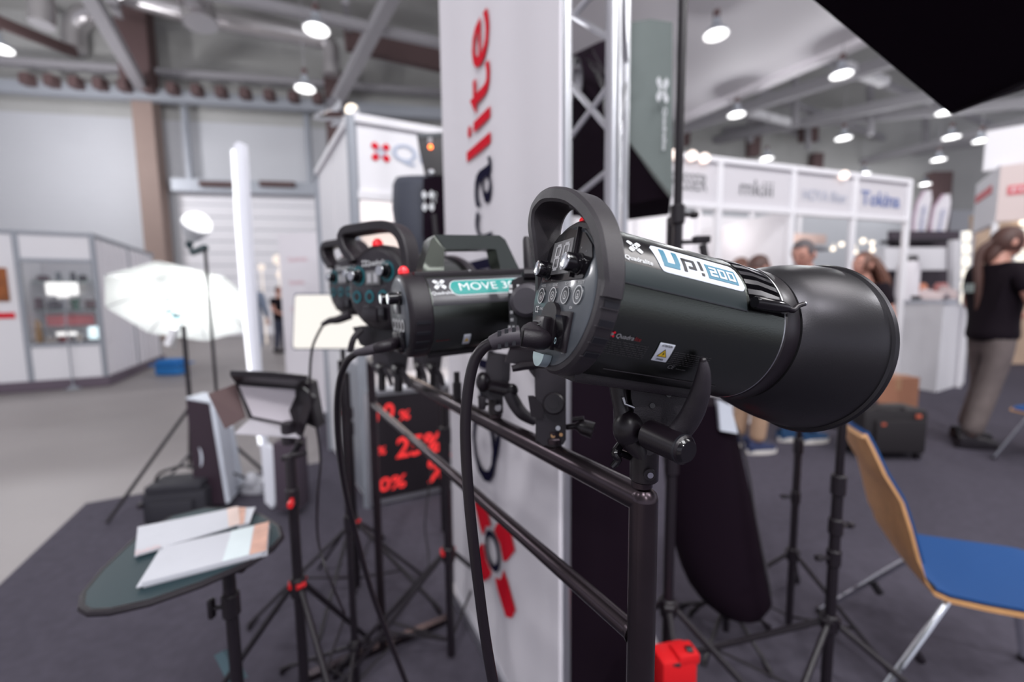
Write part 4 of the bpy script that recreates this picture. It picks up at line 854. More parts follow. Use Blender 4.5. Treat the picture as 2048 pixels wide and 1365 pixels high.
# ================================================================ LEFT LIGHTING SET
# glowing umbrella on its stand
t = thing('glowing_umbrella', 'white photo umbrella glowing brightly, left', 'umbrella', P(350, 600, 3.0))
uc_ = P(372, 598, 3.0); ax = (ray(352, 596).normalized()*.72+V((.24, .05, .80))).normalized()
L = along(uc_, ax); R_, dp = .44, .15
def uf(u, w_):
    a = 2*PI*u; seg = 2*PI/8; k = (a % seg)/seg; sc_ = 1-.075*math.sin(PI*k)*w_
    r = R_*w_*sc_; return L @ V((r*math.cos(a), r*math.sin(a), dp*(1-w_*w_)-.06))
UMB = mat('umbrella_white', (.9, .93, .92), .6, emit=(.95, 1.0, .97), estr=.0)
b = MB(); b.grid(uf, 48, 10, th=lambda u, w_: (L.to_3x3() @ V((0, 0, -.004)))); b.build('canopy', UMB, t)
for k in range(8): b = MB(); b.tube([uf(k/8, w_/8)-ax*.008 for w_ in range(9)], .003, 6); b.build('rib', STEEL, t)
b = MB(); b.cyl(uc_+ax*(dp+.0), uc_-ax*.42, .005, n=8); b.build('shaft', STEEL, t)
hp_ = P(347, 603, 2.78)
t2 = thing('umbrella_light', 'small dark flash head on a stand under the glowing umbrella', 'light', gbase(380, 950, 2.95))
B = gbase(388, 900, 2.95)
b = MB(); b.cyl(B, V((B.x, B.y, P(358, 650, 2.95).z)), .014); b.build('pole', PLAST, t2)
hb = V((B.x, B.y, P(356, 640, 2.95).z))
b = MB(); b.tube([hb, P(352, 632, 2.93), P(338, 625, 2.90), P(345, 612, 2.9)], .02, 8); b.build('bracket', mat('dark_teal_metal', (.03, .06, .07), .5), t2)  # bracket metal has one even dark teal colour
b = MB(); b.cyl(P(346, 613, 2.9), P(344, 598, 2.88), .036, .045, n=14); b.build('lamp_head', mat('pale_head', (.45, .5, .5), .5), t2)
b = MB(); b.pp([(342, 655), (352, 660), (338, 694), (326, 690)], 2.9, .02); b.build('hanging_tag', WHITE, t2)
for az in (.2, 2.3, 4.3): b = MB(); d = V((math.cos(az), math.sin(az), 0)); b.tube([V((B.x, B.y, .6)), B+d*.5+UPV*.015], .011, 8); b.build('leg', PLAST, t2)
point('umbrella_flash', uc_+ax*.03, 1.3, (1, 1, .98), .05)
area('umbrella_flash_rear', uc_-ax*.22, uc_+ax*.2, .12, 2.0, (1, 1, .98))
# bare bulb lamp
B9 = G(450, 1000)
t = stand('slim black stand with a white bulb lamp, right of the umbrella', B9, P(392, 500, 2.78).z, .012, P(440, 950, 2.75).z, (.3, 2.4, 4.2), .30, red=False, name='bulb_lamp_stand', cat='lamp')
hh = V((B9.x, B9.y, P(392, 500, 2.78).z))
ax2 = V((.55, -.30, .62)).normalized(); c = P(382, 478, 2.75)
b = MB(); b.tube([hh, P(386, 505, 2.78), P(378, 492, 2.77), c], .022, 8); b.build('swivel', mat('dark_teal_metal', (.03, .06, .07), .5), t)
b = MB(along(c, ax2)); b.lathe([(0, .035), (.03, .05), (.08, .075), (.12, .085)], None, 20); b.build('lamp_shade', mat('white_shade', (.75, .77, .8), .4), t)
b = MB(along(c, ax2)); b.lathe([(.121, .080), (.15, .075), (.18, .05), (.19, .01)], None, 20); b.build('bulb', mat('bulb_glow', (.02, .02, .02), .5, emit=(1, .99, 1), estr=1.1), t)
# tall narrow reflector seen edge-on
t = thing('tall_reflector', 'tall narrow white reflector panel standing edge-on right of the umbrella', 'reflector', G(543, 1028))
g0 = G(541, 1022); dpt = (g0-CAM).dot(FW)
prof = []
rx = V((.45, .9, 0)).normalized()
b = MB(); 
pts1 = [(466, 300), (468, 288), (476, 283), (486, 288), (488, 310), (500, 520), (516, 745), (528, 890), (546, 900), (550, 1005), (544, 1018), (530, 1005), (522, 900), (500, 745), (480, 520)]
b.prism([P(x, y, dpt) for x, y in pts1], V((.01, .03, 0))); b.build('reflector_sheet', mat('reflector_white', (.80, .81, .88), .45), t)
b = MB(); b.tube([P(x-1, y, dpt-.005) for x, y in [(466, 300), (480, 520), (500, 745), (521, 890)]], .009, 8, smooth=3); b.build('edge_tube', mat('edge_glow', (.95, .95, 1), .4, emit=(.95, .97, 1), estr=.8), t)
# black and white tower box with moon shape
t = thing('tower_light_box', 'tall black and white box with a small moon mark behind the camera bag', 'box', G(425, 1010))
b = MB(); b.pp([(372, 800), (418, 808), (452, 1008), (392, 1014)], 2.62, .03); b.build('black_side', mat('near_black_card', (.03, .016, .026), .5), t)
b = MB(); b.prism([P(419, 806, 2.6), P(444, 796, 2.9), P(472, 985, 2.9), P(452, 1008, 2.6)], (.01, .02, 0)); b.build('white_side', STICK, t)
b = MB(); b.prism([P(372, 799, 2.62), P(408, 788, 2.9), P(444, 795, 2.9), P(419, 807, 2.62)], UPV*.01); b.build('white_top', STICK, t)
b = MB(); o = P(398, 915, 2.612); b.add([o+V((.022*math.cos(a)+.0, 0, .062*math.sin(a))) for a in [PI/2-PI*i/10 for i in range(11)]]+[o+V((.008*math.cos(a), 0, .062*math.sin(a))) for a in [-PI/2+PI*i/10 for i in range(1, 10)]], [tuple(range(20))]); b.build('moon_mark', STICK, t)
b = MB(); c = G(462, 985); b.cyl(c+V((0, .05, 0)), c+V((-.03, .05, .45)), .055, .04, n=18, bev=.01); b.build('white_tube_pack', STICK, label='white rolled tube standing behind the black and white box', cat='tube')
b = MB(); c = G(512, 985); b.box(c+V((0, 0, .05)), (.16, .12, .10), bev=.03); b.sphere(c+V((.0, -.04, .10)), (.05, .04, .06)); b.build('white_accessory', mat('pale_grey_acc', (.5, .5, .54), .6), label='small pale accessory on the carpet beside the tall reflector foot', cat='accessory')
b = MB(); c = G(575, 1040); b.box(c+V((0, .08, .26)), (.14, .14, .42), bev=.01); b.build('dark_case', mat('dark_mauve', (.07, .05, .07), .7), label='dark upright case behind the red-jointed light stand', cat='case')
# camera bag
c = G(340, 1052); t = thing('camera_bag', 'black camera bag on the carpet behind the oval table', 'bag', c)
L = Mloc(c+V((0, .12, 0)), .2)
b = MB(L); b.box((0, 0, .10), (.34, .22, .20), bev=.035); b.build('bag_body', mat('bag_black', (.025, .024, .032), .7, bump=.3, nscale=50), t)
b = MB(L); b.box((0, -.01, .215), (.30, .20, .05), bev=.02); b.build('bag_lid', MATS['bag_black'], t)
b = MB(L); b.box((.0, -.125, .09), (.22, .04, .12), bev=.015); b.build('front_pocket', MATS['bag_black'], t)
b = MB(L); b.tube([(-.15, 0, .2), (-.10, -.02, .29), (.05, 0, .31), (.15, .02, .2)], .009, 6, smooth=4); b.build('strap', SATIN, t)
b = MB(L); b.box((-.17, -.09, .13), (.03, .05, .03), bev=.006); b.build('buckle', PLAST, t)
b = MB(); b.tube([G(340, 1000)+UPV*.15, P(385, 903, 2.7), P(398, 898, 2.7)], .008, 8); b.build('grey_rod', mat('dark_grey_rod', (.08, .08, .09), .5), label='slanting dark grey rod leaning from the bag to the box', cat='rod')

# panel light with barn doors
t = thing('barndoor_panel_light', 'panel light with white face and four black barn doors, unlit', 'light', P(590, 900, 1.15))
D = 1.16
b = MB(); b.pp([(470, 765), (600, 775), (598, 858), (498, 838)], D, .035); b.build('housing', PLAST, t)
b = MB(); b.pp([(478, 772), (590, 780), (590, 850), (505, 833)], D-.003, .004); b.build('diffuser_face', mat('diffuser', (.60, .56, .60), .4), t)
b = MB(); b.add([P(460, 752, D-.06), P(612, 762, D-.09), P(602, 778, D+.0), P(470, 766, D)]+[P(460, 748, D-.06), P(612, 757, D-.09), P(602, 774, D+.01), P(470, 762, D+.01)], [(0, 1, 2, 3), (7, 6, 5, 4), (0, 4, 5, 1), (1, 5, 6, 2), (2, 6, 7, 3), (3, 7, 4, 0)]); b.build('barn_door', SATIN, t)
b = MB(); b.pp([(460, 742), (545, 745), (612, 752), (612, 765), (460, 752)], D-.06, .01); b.build('barn_door', SATIN, t)
b = MB(); b.prism([P(472, 768, D), P(492, 835, D), P(452, 858, D-.03), P(418, 788, D-.06)], (.0, -.004, 0)); b.build('barn_door', mat('warm_light_baked', (.15, .10, .10), .45), t, label='left flap, warm light painted into its brown colour')  # black flap given a brown base colour to stand for warm light
b = MB(); b.prism([P(600, 772, D), P(628, 795, D-.05), P(598, 882, D-.06), P(578, 822, D-.02)], (.004, .004, 0)); b.build('barn_door', SATIN, t)
b = MB(); b.pp([(594, 760), (618, 768), (634, 858), (612, 848)], D+.01, .05); b.build('yoke', SATIN, t)
b = MB(); b.prism([P(500, 838, D), P(598, 858, D), P(600, 874, D-.06), P(470, 866, D-.06)], (0, 0, -.004)); b.build('barn_door', mat('reflected_light_baked', (.50, .48, .52), .4), t, label='lower flap, reflected light painted in as a pale colour')  # reflected light put into the base colour of a black flap
b = MB(); b.tube([P(577, 920, 1.15), P(590, 903, 1.15), P(602, 884, 1.15)], .009, 8); b.cyl(P(565, 918, 1.13), P(612, 906, 1.13), .008); b.build('tilt_head', PLAST, t)
# brightly lit panel behind the flash heads
t = thing('lit_led_panel', 'brilliantly lit rectangular panel light behind the two left flash heads', 'light', P(640, 700, 1.75))
D = 1.75; a, bq, c, d = P(588, 587, D), P(735, 583, D), P(735, 700, D), P(584, 700, D)
ux = (c-d).normalized(); uy = (a-d).normalized(); wd = (c-d).length; ht = (a-d).length
def rrect(o, ux, uy, w_, h, r, n=5):
    pts = []
    for (cx, cy, a0) in ((w_-r, r, -PI/2), (w_-r, h-r, 0), (r, h-r, PI/2), (r, r, PI)):
        for i in range(n+1): an = a0+PI/2*i/n; pts.append(o+ux*(cx+r*math.cos(an))+uy*(cy+r*math.sin(an)))
    return pts
b = MB(); b.prism(rrect(d, ux, uy, wd, ht, .014), V((0, .03, 0))); b.build('housing', mat('dark_blue_edge', (.03, .04, .10), .4), t)
b = MB(); b.prism(rrect(d+ux*.006+uy*.006-V((0, .002, 0)), ux, uy, wd-.012, ht-.012, .012), V((0, -.003, 0))); b.build('lit_face', LEDL, t)
b = MB(); gq = P(668, 700, D); b.cyl(V((gq.x+.02, gq.y+.04, 0.02)), V((gq.x+.02, gq.y+.04, gq.z+.02)), .010); b.build('pole', PLAST, t)
for az in (.4, 2.5, 4.6): b = MB(); dd = V((math.cos(az), math.sin(az), 0)); o = V((gq.x+.02, gq.y+.04, 0)); b.tube([o+UPV*.35, o+dd*.3+UPV*.012], .008, 8); b.build('leg', PLAST, t)
# ================================================================ OVAL TABLE AND BROCHURES
zt0 = .74
t = thing('oval_table', 'dark teal oval table top on a tripod post, lower left', 'table', G(470, 1200, 0)*0+V((P(470, 1200, 1.0).x, P(470, 1200, 1.0).y, 0)))
op = [(165, 1212), (168, 1185), (205, 1140), (270, 1078), (345, 1032), (410, 1016), (470, 1017), (520, 1030), (556, 1052), (562, 1072), (545, 1092), (500, 1122), (400, 1165), (300, 1200), (220, 1218), (180, 1220)]
pts_ = [G(x, y, zt0) for x, y in op]; m_ = sum(pts_, V((0, 0, 0)))/len(pts_)
TT = mat('teal_table', (.018, .038, .046), .5, spec=.35); b = MB(); b.prism([V((p.x, p.y, zt0-.008)) for p in pts_], (0, 0, .008)); b.build('table_top', TT, t)
b = MB(); b.tube([V((p.x, p.y, zt0-.006)) for p in pts_+pts_[:1]], .0075, 8); b.build('edge_trim', PLAST, t)
pc = P(458, 1160, .98); p0 = V((pc.x, pc.y, 0))
b = MB(); b.cyl(p0+UPV*.0, p0+UPV*(zt0-.01), .0135, n=14); b.build('post', PLAST, t)
b = MB(); b.box(V((pc.x-.02, pc.y+.02, zt0-.022)), (.16, .12, .02), bev=.004); b.build('mount_plate', PLAST, t)
kz = P(450, 1215, .98).z; b = MB(); b.cyl(p0+UPV*(kz-.025), p0+UPV*(kz+.03), .019, n=14, bev=.003); b.build('collar', PLAST, t)
b = MB(); b.cyl(p0+UPV*kz, p0+V((-.035, -.01, kz)), .005); b.box(p0+V((-.038, -.01, kz)), (.012, .016, .045), bev=.004); b.build('knob', PLAST, t)
for az in (.2, 2.3, 4.4): b = MB(); dd = V((math.cos(az), math.sin(az), 0)); b.tube([p0+UPV*.34, p0+dd*.38+UPV*.015], .010, 8); b.build('leg', PLAST, t)
b = MB(); b.prism([P(428, 1312, 1.12), P(446, 1302, 1.12), P(478, 1362, 1.1), P(458, 1372, 1.1)], (.01, .02, -.01)); b.build('grey_flap', mat('slate_plate', (.10, .17, .20), .5), label='small slate-blue plate beside the table post at the bottom edge', cat='plate')
def sheets(name, lab, quad, nsh, mt, seed):
    random.seed(seed); tt = thing(name, lab, 'brochure', G(*quad[3], zt0+.001), 'brochures on the oval table')
    z = zt0+.0005
    for i in range(nsh):
        off = V((random.uniform(-.004, .004), random.uniform(-.004, .004), 0)); q4 = [G(x, y, zt0)+off for x, y in quad]
        b = MB()
        def gf(u, w_, q4=q4, z=z):
            p = q4[0].lerp(q4[1], u).lerp(q4[3].lerp(q4[2], u), w_); return V((p.x, p.y, z+.004*max(0, u-.8)*5*(.5+.5*math.sin(w_*5))))
        b.grid(gf, 8, 5, th=lambda u, w_: (0, 0, .0035)); b.build('sheet', mt, tt); z += .0045
    return tt, q4, z
PAPER = mat('brochure_paper', (.56, .57, .62), .5, noise=.06, nscale=14)
PHOTO = mat('brochure_photo', (.62, .36, .28), .5, noise=.5, nscale=22)
t1, q4, z = sheets('brochure', 'rear stack of white brochures with a peach photo edge, on the oval table', [(276, 1060), (476, 1020), (480, 1054), (270, 1118)], 2, PAPER, 1)
def strip(q4, u0, u1, z, mt, par, nm='cover_photo'):
    b = MB(); b.grid(lambda u, w_: (lambda uu: (lambda p: V((p.x, p.y, z+.004*max(0, uu-.8)*5*(.5+.5*math.sin(w_*5)))))(q4[0].lerp(q4[1], uu).lerp(q4[3].lerp(q4[2], uu), w_)))(u0+(u1-u0)*u), 4, 4, th=lambda u, w_: (0, 0, .0006)); return b.build(nm, mt, par)
strip(q4, .88, 1.0, z-.0008, mat('pale_peach', (.70, .55, .50), .5, noise=.2, nscale=20), t1)
t1b, q5, z5 = sheets('brochure', 'small fanned brochure corner with orange print beside the rear stack', [(474, 1022), (512, 1022), (500, 1052), (478, 1058)], 2, PAPER, 3); strip(q5, .0, .5, z5-.0008, PHOTO, t1b)
t2_, q6, z6 = sheets('brochure', 'front stack of white brochures with brown portrait cover strip, on the oval table', [(325, 1106), (536, 1056), (530, 1114), (280, 1180)], 3, PAPER, 2)
strip(q6, .85, 1.0, z6-.0008, PHOTO, t2_); strip(q6, .62, .84, z6-.0008, mat('pale_aqua', (.66, .74, .76), .5, noise=.08, nscale=20), t2_)
b = MB(); fnq = lambda a, c: (lambda p: V((p.x, p.y, z+.0005)))(q4[0].lerp(q4[1], a).lerp(q4[3].lerp(q4[2], a), 1-c)); put_text(b, 'Quadralite', fnq, width=.22, height=.14); b.build('lettering', mat('faint_coral', (.74, .50, .50), .5), t1)

# ================================================================ CHAIR
def chair(name, lab, NE, fwd, wdt, sc_=1):
    fwd = V(fwd).normalized(); lat = V((-fwd.y, fwd.x, 0))
    t = thing(name, lab, 'chair', V((NE.x, NE.y, 0)))
    #  profile: (forward, height) from the top of the back to the front of the seat
    pr = [(-.150, .860), (-.143, .872), (-.125, .83), (-.098, .76), (-.060, .69), (-.040, .62), (-.022, .55), (.0, .47), (.022, .435), (.06, .422), (.14, .420), (.26, .424), (.38, .428), (.43, .415)]
    pr = [(a*sc_, z) for a, z in pr]
    pp_ = []
    for i in range(len(pr)-1):
        for k in range(3): pp_.append((pr[i][0]+(pr[i+1][0]-pr[i][0])*k/3, pr[i][1]+(pr[i+1][1]-pr[i][1])*k/3))
    pp_.append(pr[-1]); n_ = len(pp_)-1
    def shell(u, w_, off=0, ins=0):
        i = min(int(u*n_), n_-1); f = u*n_-i; a = pp_[i][0]*(1-f)+pp_[i+1][0]*f; z = pp_[i][1]*(1-f)+pp_[i+1][1]*f
        tp = 1-.30*max(0, (z-.55)/.32)**2; ww = (w_-.5)*wdt*(tp-ins); dish = .012*(1-(2*w_-1)**2)
        dx = V((pp_[i+1][0]-pp_[i][0], 0, pp_[i+1][1]-pp_[i][1])).normalized(); nx, nz = -dx.z, dx.x
        if nx < 0 and z > .5: nx, nz = -nx, -nz
        if z <= .5 and nz < 0: nx, nz = -nx, -nz
        if z > .5: nx, nz = abs(nx), nz if nx > 0 else -nz
        return NE+lat*(wdt/2+ww)+fwd*(a-(dish if z > .5 else 0)+off*nx)+UPV*(z-(dish if z <= .5 else 0)+off*abs(nz)-NE.z)
    b = MB(); b.grid(lambda u, w_: shell(u, w_), n_, 10, th=lambda u, w_: (fwd*-.009 if u < .5 else UPV*-.009)); b.build('plywood_shell', mat('beech_edge', (.62, .33, .14), .42, noise=.25, nscale=30), t)
    BL = mat('blue_upholstery', (.0, .055, .21), .75, bump=.3, nscale=500, noise=.08)
    b = MB(); b.grid(lambda u, w_: shell(.02+.48*u, w_, .010, .06), 26, 10, th=lambda u, w_: fwd*-.008); b.build('back_pad', BL, t)
    b = MB(); b.grid(lambda u, w_: shell(.60+.39*u, w_, .012, .06), 20, 10, th=lambda u, w_: UPV*-.008); b.build('seat_pad', BL, t)
    o = NE+lat*wdt/2; o = V((o.x, o.y, 0))
    b = MB(); b.boxp(o+fwd*.10+UPV*.40, o+fwd*.34+UPV*.40, .10, .022); b.build('seat_bracket', PLAST, t)
    for s in (-1, 1):
        for (a0, a1) in ((.10, -.14), (.34, .46)):
            top_ = o+fwd*a0+lat*s*.10+UPV*.395; ft = o+fwd*a1+lat*s*.25+UPV*.012
            b = MB(); b.tube([o+fwd*a0+lat*s*.03+UPV*.398, top_, top_.lerp(ft, .12)+lat*s*.012, ft], .0105, 10, smooth=4); lg = b.build('leg', CHROME, t)
            b = MB(); b.cyl(ft-UPV*.012, ft+UPV*.012, .014, n=10); b.build('foot_cap', PLAST, lg)
        b = MB(); b.tube([o+fwd*.0+lat*s*.17+UPV*.22, o+fwd*.02+lat*s*.16+UPV*.19], .014, 8); b.build('stacking_buffer', PLAST, t)
    return t
NE = G(1868, 1190, .43); d2 = V((.915, -.40, 0))
chair('blue_chair', 'blue upholstered beech plywood chair with chrome legs, lower right', V((NE.x, NE.y, 0))-d2.normalized()*.02, d2, .40)
f2 = V((-.93, -.36, 0)).normalized(); NE2 = G(2020, 815, .43)-f2*.43; chair('blue_chair', 'second blue chair cut by the right edge, behind the ponytailed man', V((NE2.x, NE2.y, 0)), f2, .40)
# ================================================================ SUITCASE AND BOX
c = G(1790, 922); t = thing('trolley_bag', 'black trolley case on the grey carpet right of the light stands', 'suitcase', c)
L = Mloc(c+V((0, .13, 0)), -.05); CS = mat('case_black', (.015, .012, .014), .6, bump=.4, nscale=60)
b = MB(L); b.box((0, 0, .225), (.50, .26, .38), bev=.06); b.build('case_body', CS, t)
b = MB(L); b.box((.02, -.135, .20), (.38, .04, .26), bev=.018); b.build('front_pocket', CS, t)
b = MB(L); b.tube([(-.15, -.1, .405), (-.1, -.12, .43), (.02, -.12, .43), (.07, -.1, .405)], .010, 8, smooth=3); b.build('carry_handle', PLAST, t)
for x in (-.14, -.02): b = MB(L); b.cyl((x, .11, .38), (x, .11, .86), .010); b.build('pull_tube', PLAST, t)
b = MB(L); b.cyl((-.17, .11, .87), (.01, .11, .87), .013); b.build('pull_grip', PLAST, t)
for x in (-.2, .2): b = MB(L); b.cyl((x-.015, .1, .03), (x+.015, .1, .03), .03); b.cyl((x-.015, -.09, .03), (x+.015, -.09, .03), .03); b.build('wheel', PLAST, t)
for (x, z, s) in ((.15, .36, .03), (-.12, .30, .022)): b = MB(L); b.box((x, -.158 if z < .33 else -.14, z), (s*1.4, .008, s), bev=.003); b.build('tag', mat('orange_tag', (.50, .10, .05), .6), t, label='small orange tag')
c = G(1790, 852); b = MB(Mloc(c+V((0, .15, 0)), .1)); b.box((0, 0, .24), (.46, .28, .48)); o = b.build('cardboard_box', mat('cardboard', (.42, .19, .115), .75, noise=.1, nscale=10), label='brown cardboard box behind the trolley case', cat='box')
b = MB(Mloc(c+V((0, .15, 0)), .1)); b.box((0, 0, .481), (.47, .06, .004)); b.box((0, -.141, .42), (.06, .003, .12)); b.build('tape', mat('tape_tan', (.5, .28, .16), .4), o)

for k, (x, y, r, lab) in enumerate(((523, 535, .10, 'small warm round lamp far back above the man in the black T-shirt'), (557, 520, .17, 'larger warm round lamp far back right of the small one'), (563, 550, .15, 'warm round lamp directly over the head of the man in the black T-shirt'))):
    c = P(x, y, 13.5); b = MB(); b.sphere(c, r); b.cyl(V((c.x, c.y, 0)), c, .02, n=8); b.build('floor_lamp', mat('peach_glow', (.02, .02, .02), .5, emit=(1, .86, .76), estr=.75), label=lab, cat='lamp')
# ================================================================ TUBULAR RACK
RZ = P(1285, 985, .44).z
n0 = P(1287, 1000, .44); f0 = P(741, 724, 1.50)
nr = V((n0.x, n0.y, RZ-.008)); fr_ = V((f0.x, f0.y, RZ-.008))
t = thing('display_rack', 'black painted tubular rack with two rails carrying the flash heads', 'rack', V((nr.x, nr.y, 0)))
dr_ = (fr_-nr).normalized(); ra_ = .0145
lw_ = G(1262, 1292, .93)
b = MB(); b.tube([nr+dr_*.0, fr_], ra_, 20); b.build('top_rail', TUBE, t)
zl = RZ-.165
lo0, lo1 = V((nr.x, nr.y, P(1262, 1298, .44).z)), V((fr_.x, fr_.y, P(746, 812, 1.5).z)); lo0.z = (lo0.z+lo1.z)/2; lo1.z = lo0.z
b = MB(); b.tube([lo0, lo1], .0105, 18); b.build('lower_rail', TUBE, t)
b = MB(); b.tube([V((nr.x, nr.y, 0.012)), nr+UPV*.002], ra_, 20); b.lathe([(0, ra_), (.006, ra_*.9), (.010, ra_*.6)], MX.Translation(nr+UPV*.002), 20); b.build('near_post', TUBE, t)
b = MB(); b.tube([V((fr_.x, fr_.y, 0.012)), fr_], ra_, 16); b.build('far_post', TUBE, t)
for pz in (nr, fr_):
    b = MB(); q_ = dr_.cross(UPV); b.boxp(V((pz.x, pz.y, .012))-q_*.28, V((pz.x, pz.y, .012))+q_*.28, .03, .024); b.build('foot', TUBE, t)
for pz, zz, rr in ((nr, lo0.z, .0105), (fr_, lo0.z, .0105)):
    c = V((pz.x, pz.y, zz)); d = dr_ if pz is nr else -dr_
    b = MB(along(c+d*ra_*.75, d)); b.lathe([(0, rr*1.18), (.003, rr*1.10), (.006, rr*1.0)], None, 20, caps=False); b.build('weld', TUBE, t)
def on_rail(px):                                              # the point of the top rail seen at px
    k = (px-1024)/FPX; best = None
    lo, hi = 0, 1
    for _ in range(40):
        m_ = (lo+hi)/2; p = nr.lerp(fr_, m_)-CAM; x = p.dot(RT)/p.dot(FW)
        if x > k: lo = m_
        else: hi = m_
    return nr.lerp(fr_, lo)
def spigot(c, h, r=.008): b = MB(); b.cyl(c, c+UPV*h, r, n=14); b.cyl(c, c+UPV*.012, r*1.35, n=14, bev=.002); return b.build('spigot', TUBE, t)
for px in (1283, 1108, 992): spigot(on_rail(px)+UPV*ra_*.85, .02)
b = MB(); c = on_rail(915)+UPV*ra_*.8; b.cyl(c, c+UPV*.035, .009, n=12, bev=.002); b.cyl(c+UPV*.035, c+UPV*.055, .006, n=12); b.build('spare_stud', PLAST, t)

# ================================================================ FLASH HEADS
def frame(O, yaw, pit):
    a = V((math.cos(pit)*math.cos(yaw), math.cos(pit)*math.sin(yaw), math.sin(pit))); s = UPV.cross(a).normalized(); return basis(O, a, s, a.cross(s))
LX = MX.Rotation(PI/2, 4, 'Y')                                # lathe axis z -> local x
def cylp(R, off): return lambda x, ph: V((x, -(R+off)*math.cos(ph), (R+off)*math.sin(ph)))
def band(mb, pts, x0, x1, th, nrm=None):                       # flat strap following (y,z) pts, from x0 to x1, th thick
    n = len(pts); vs = []; 
    for i, (y, z) in enumerate(pts):
        a, c = pts[max(i-1, 0)], pts[min(i+1, n-1)]; d = V((0, c[0]-a[0], c[1]-a[1])).normalized(); nn = V((0, -d.z, d.y))
        w0, w1 = (x0(i/(n-1)), x1(i/(n-1))) if callable(x0) else (x0, x1); bv = .0025
        p = V((0, y, z)); q_ = p+nn*th
        vs += [p+V((w0+bv, 0, 0)), p+V((w1-bv, 0, 0)), p+nn*bv+V((w1, 0, 0)), q_-nn*bv+V((w1, 0, 0)), q_+V((w1-bv, 0, 0)), q_+V((w0+bv, 0, 0)), q_-nn*bv+V((w0, 0, 0)), p+nn*bv+V((w0, 0, 0))]
    fs = [(i*8+k, i*8+(k+1) % 8, (i+1)*8+(k+1) % 8, (i+1)*8+k) for i in range(n-1) for k in range(8)]+[tuple(range(8)), tuple(range((n-1)*8, n*8))]
    mb.add(vs, fs)
def spline(pts, k=6):
    out = []
    for i in range(len(pts)-1):
        p0, p1, p2, p3 = [V((*pts[j], 0)) for j in (max(i-1, 0), i, i+1, min(i+2, len(pts)-1))]
        for m_ in range(k):
            t_ = m_/k; q_ = .5*((2*p1)+(p2-p0)*t_+(2*p0-5*p1+4*p2-p3)*t_*t_+(-p0+3*p1-3*p2+p3)*t_**3); out.append((q_.x, q_.y))
    return out+[pts[-1]]

# ---- the nearest head
M1 = frame(P(1124, 594.7, .376), .315, -.199)
t = thing('flash_head', 'large black studio flash head with wide reflector and white model sticker, nearest, right of centre', 'flash', P(1285, 950, .42))
def B1(): return MB(M1)
R1 = .0665
b = B1(); b.lathe([(.015, R1-.002), (.017, R1), (.1440, R1), (.1445, R1-.0006)], LX, 96); b.build('body_tube', BODY, t)
b = B1(); b.lathe([(-.001, .0615), (.0, .0655), (.003, .068), (.0165, .0683), (.0175, .0675)], LX, 96); sh = b.build('rear_shell', GRIP, t)
for k, ph in enumerate((-4, -16, -28, -40, 184, 196, 208)):      # cooling slots
    a = math.radians(ph); f = cylp(.0683, .0003); b = B1()
    q_ = f(.0095, a); b.box((0, 0, 0), (.0120, .0016, .0050), basis(q_, V((1, 0, 0)), V((0, -math.cos(a), math.sin(a))), V((0, math.sin(a), math.cos(a))))); b.build('vent_slot', INK, sh)
    b = B1(); q_ = f(.0085, a-.045); b.box((0, 0, 0), (.0150, .0014, .0010), basis(q_, V((1, 0, 0)), V((0, -math.cos(a), math.sin(a))), V((0, math.sin(a), math.cos(a))))); b.build('vent_ridge', GRIP, sh)
b = B1(); b.lathe([(-.0025, .0590), (-.0015, .0610), (.001, .0610)], LX, 96); cp = b.build('control_panel', PANEL, t)
# panel mapping: a to the right as the user sees it, c up
pf = lambda off: (lambda a, c: V((-.0026-off, -a, c)))
def pbox(a, c, sa, sc_, x0, x1, bev=.0005): mb = B1(); mb.box((-(x0+x1)/2, -a, c), (abs(x1-x0), sa, sc_), bev=bev); return mb
b = B1()
for k in range(1): 
    pts_ = [(-.046, .014), (.040, .014), (.050, .030), (.046, .040), (.030, .052), (.0, .0605), (-.022, .057), (-.040, .046)]
    b.prism([V((-.0026, -a, c)) for a, c in pts_], (-.0012, 0, 0))
b.build('display_surround', GLOSS, cp)
b = B1(); b.prism([V((-.0038, -a, c)) for a, c in ((-.030, .020), (.014, .020), (.014, .050), (-.026, .050))], (-.0015, 0, 0)); dsp = b.build('display_window', mat('smoked_window', (.11, .11, .115), .22, coat=.5), t)
for dx in (-.020, -.004):
    b = B1(); o = pf(.0030)
    for (x0, y0, x1_, y1) in ((.001, 0, .009, .0028), (.001, .0105, .009, .0133), (.001, .021, .009, .0238), (-.001, .002, .0015, .0115), (-.001, .0125, .0015, .022), (.0085, .002, .011, .0115), (.0085, .0125, .011, .022)):
        rect(b, lambda a, c, o=o, dx=dx: o(a+dx+c*.10, c+.0235), x0, y0, x1_, y1)
    b.build('display_digit', mat('pale_segment', (.50, .50, .52), .5), dsp)
b = B1(); b.box((-.0045, -.0200, .037), (.0035, .0014, .042)); b.build('window_fin', PLAST, t)
for k, (a, c) in enumerate(((-.0300, .0248), (.0290, .0262))):
    b = B1(); b.lathe([(0, .0092), (.0015, .0092), (.002, .0080), (.012, .0077), (.0130, .0072)], MX.Translation((-.003, -a, c)) @ MX.Rotation(-PI/2, 4, 'Y'), 32); kn = b.build('control_knob', GLOSS, t)
    b = B1(); b.lathe([(.0129, .0070), (.0138, .0068), (.0134, .0055)], MX.Translation((-.003, -a, c)) @ MX.Rotation(-PI/2, 4, 'Y'), 32); b.build('knob_cap', CHROME, kn)
    b = B1(); disc(b, pf(.0001), (a, c-.0145), .0008); 
    for i in range(7): an = PI*1.25-i*PI*1.5/6; disc(b, pf(.0013 if c > .02 else .0002), (a+.0135*math.cos(an), c+.0135*math.sin(an)), .0008, 8)
    b.build('dial_marks', GPRINT, cp)
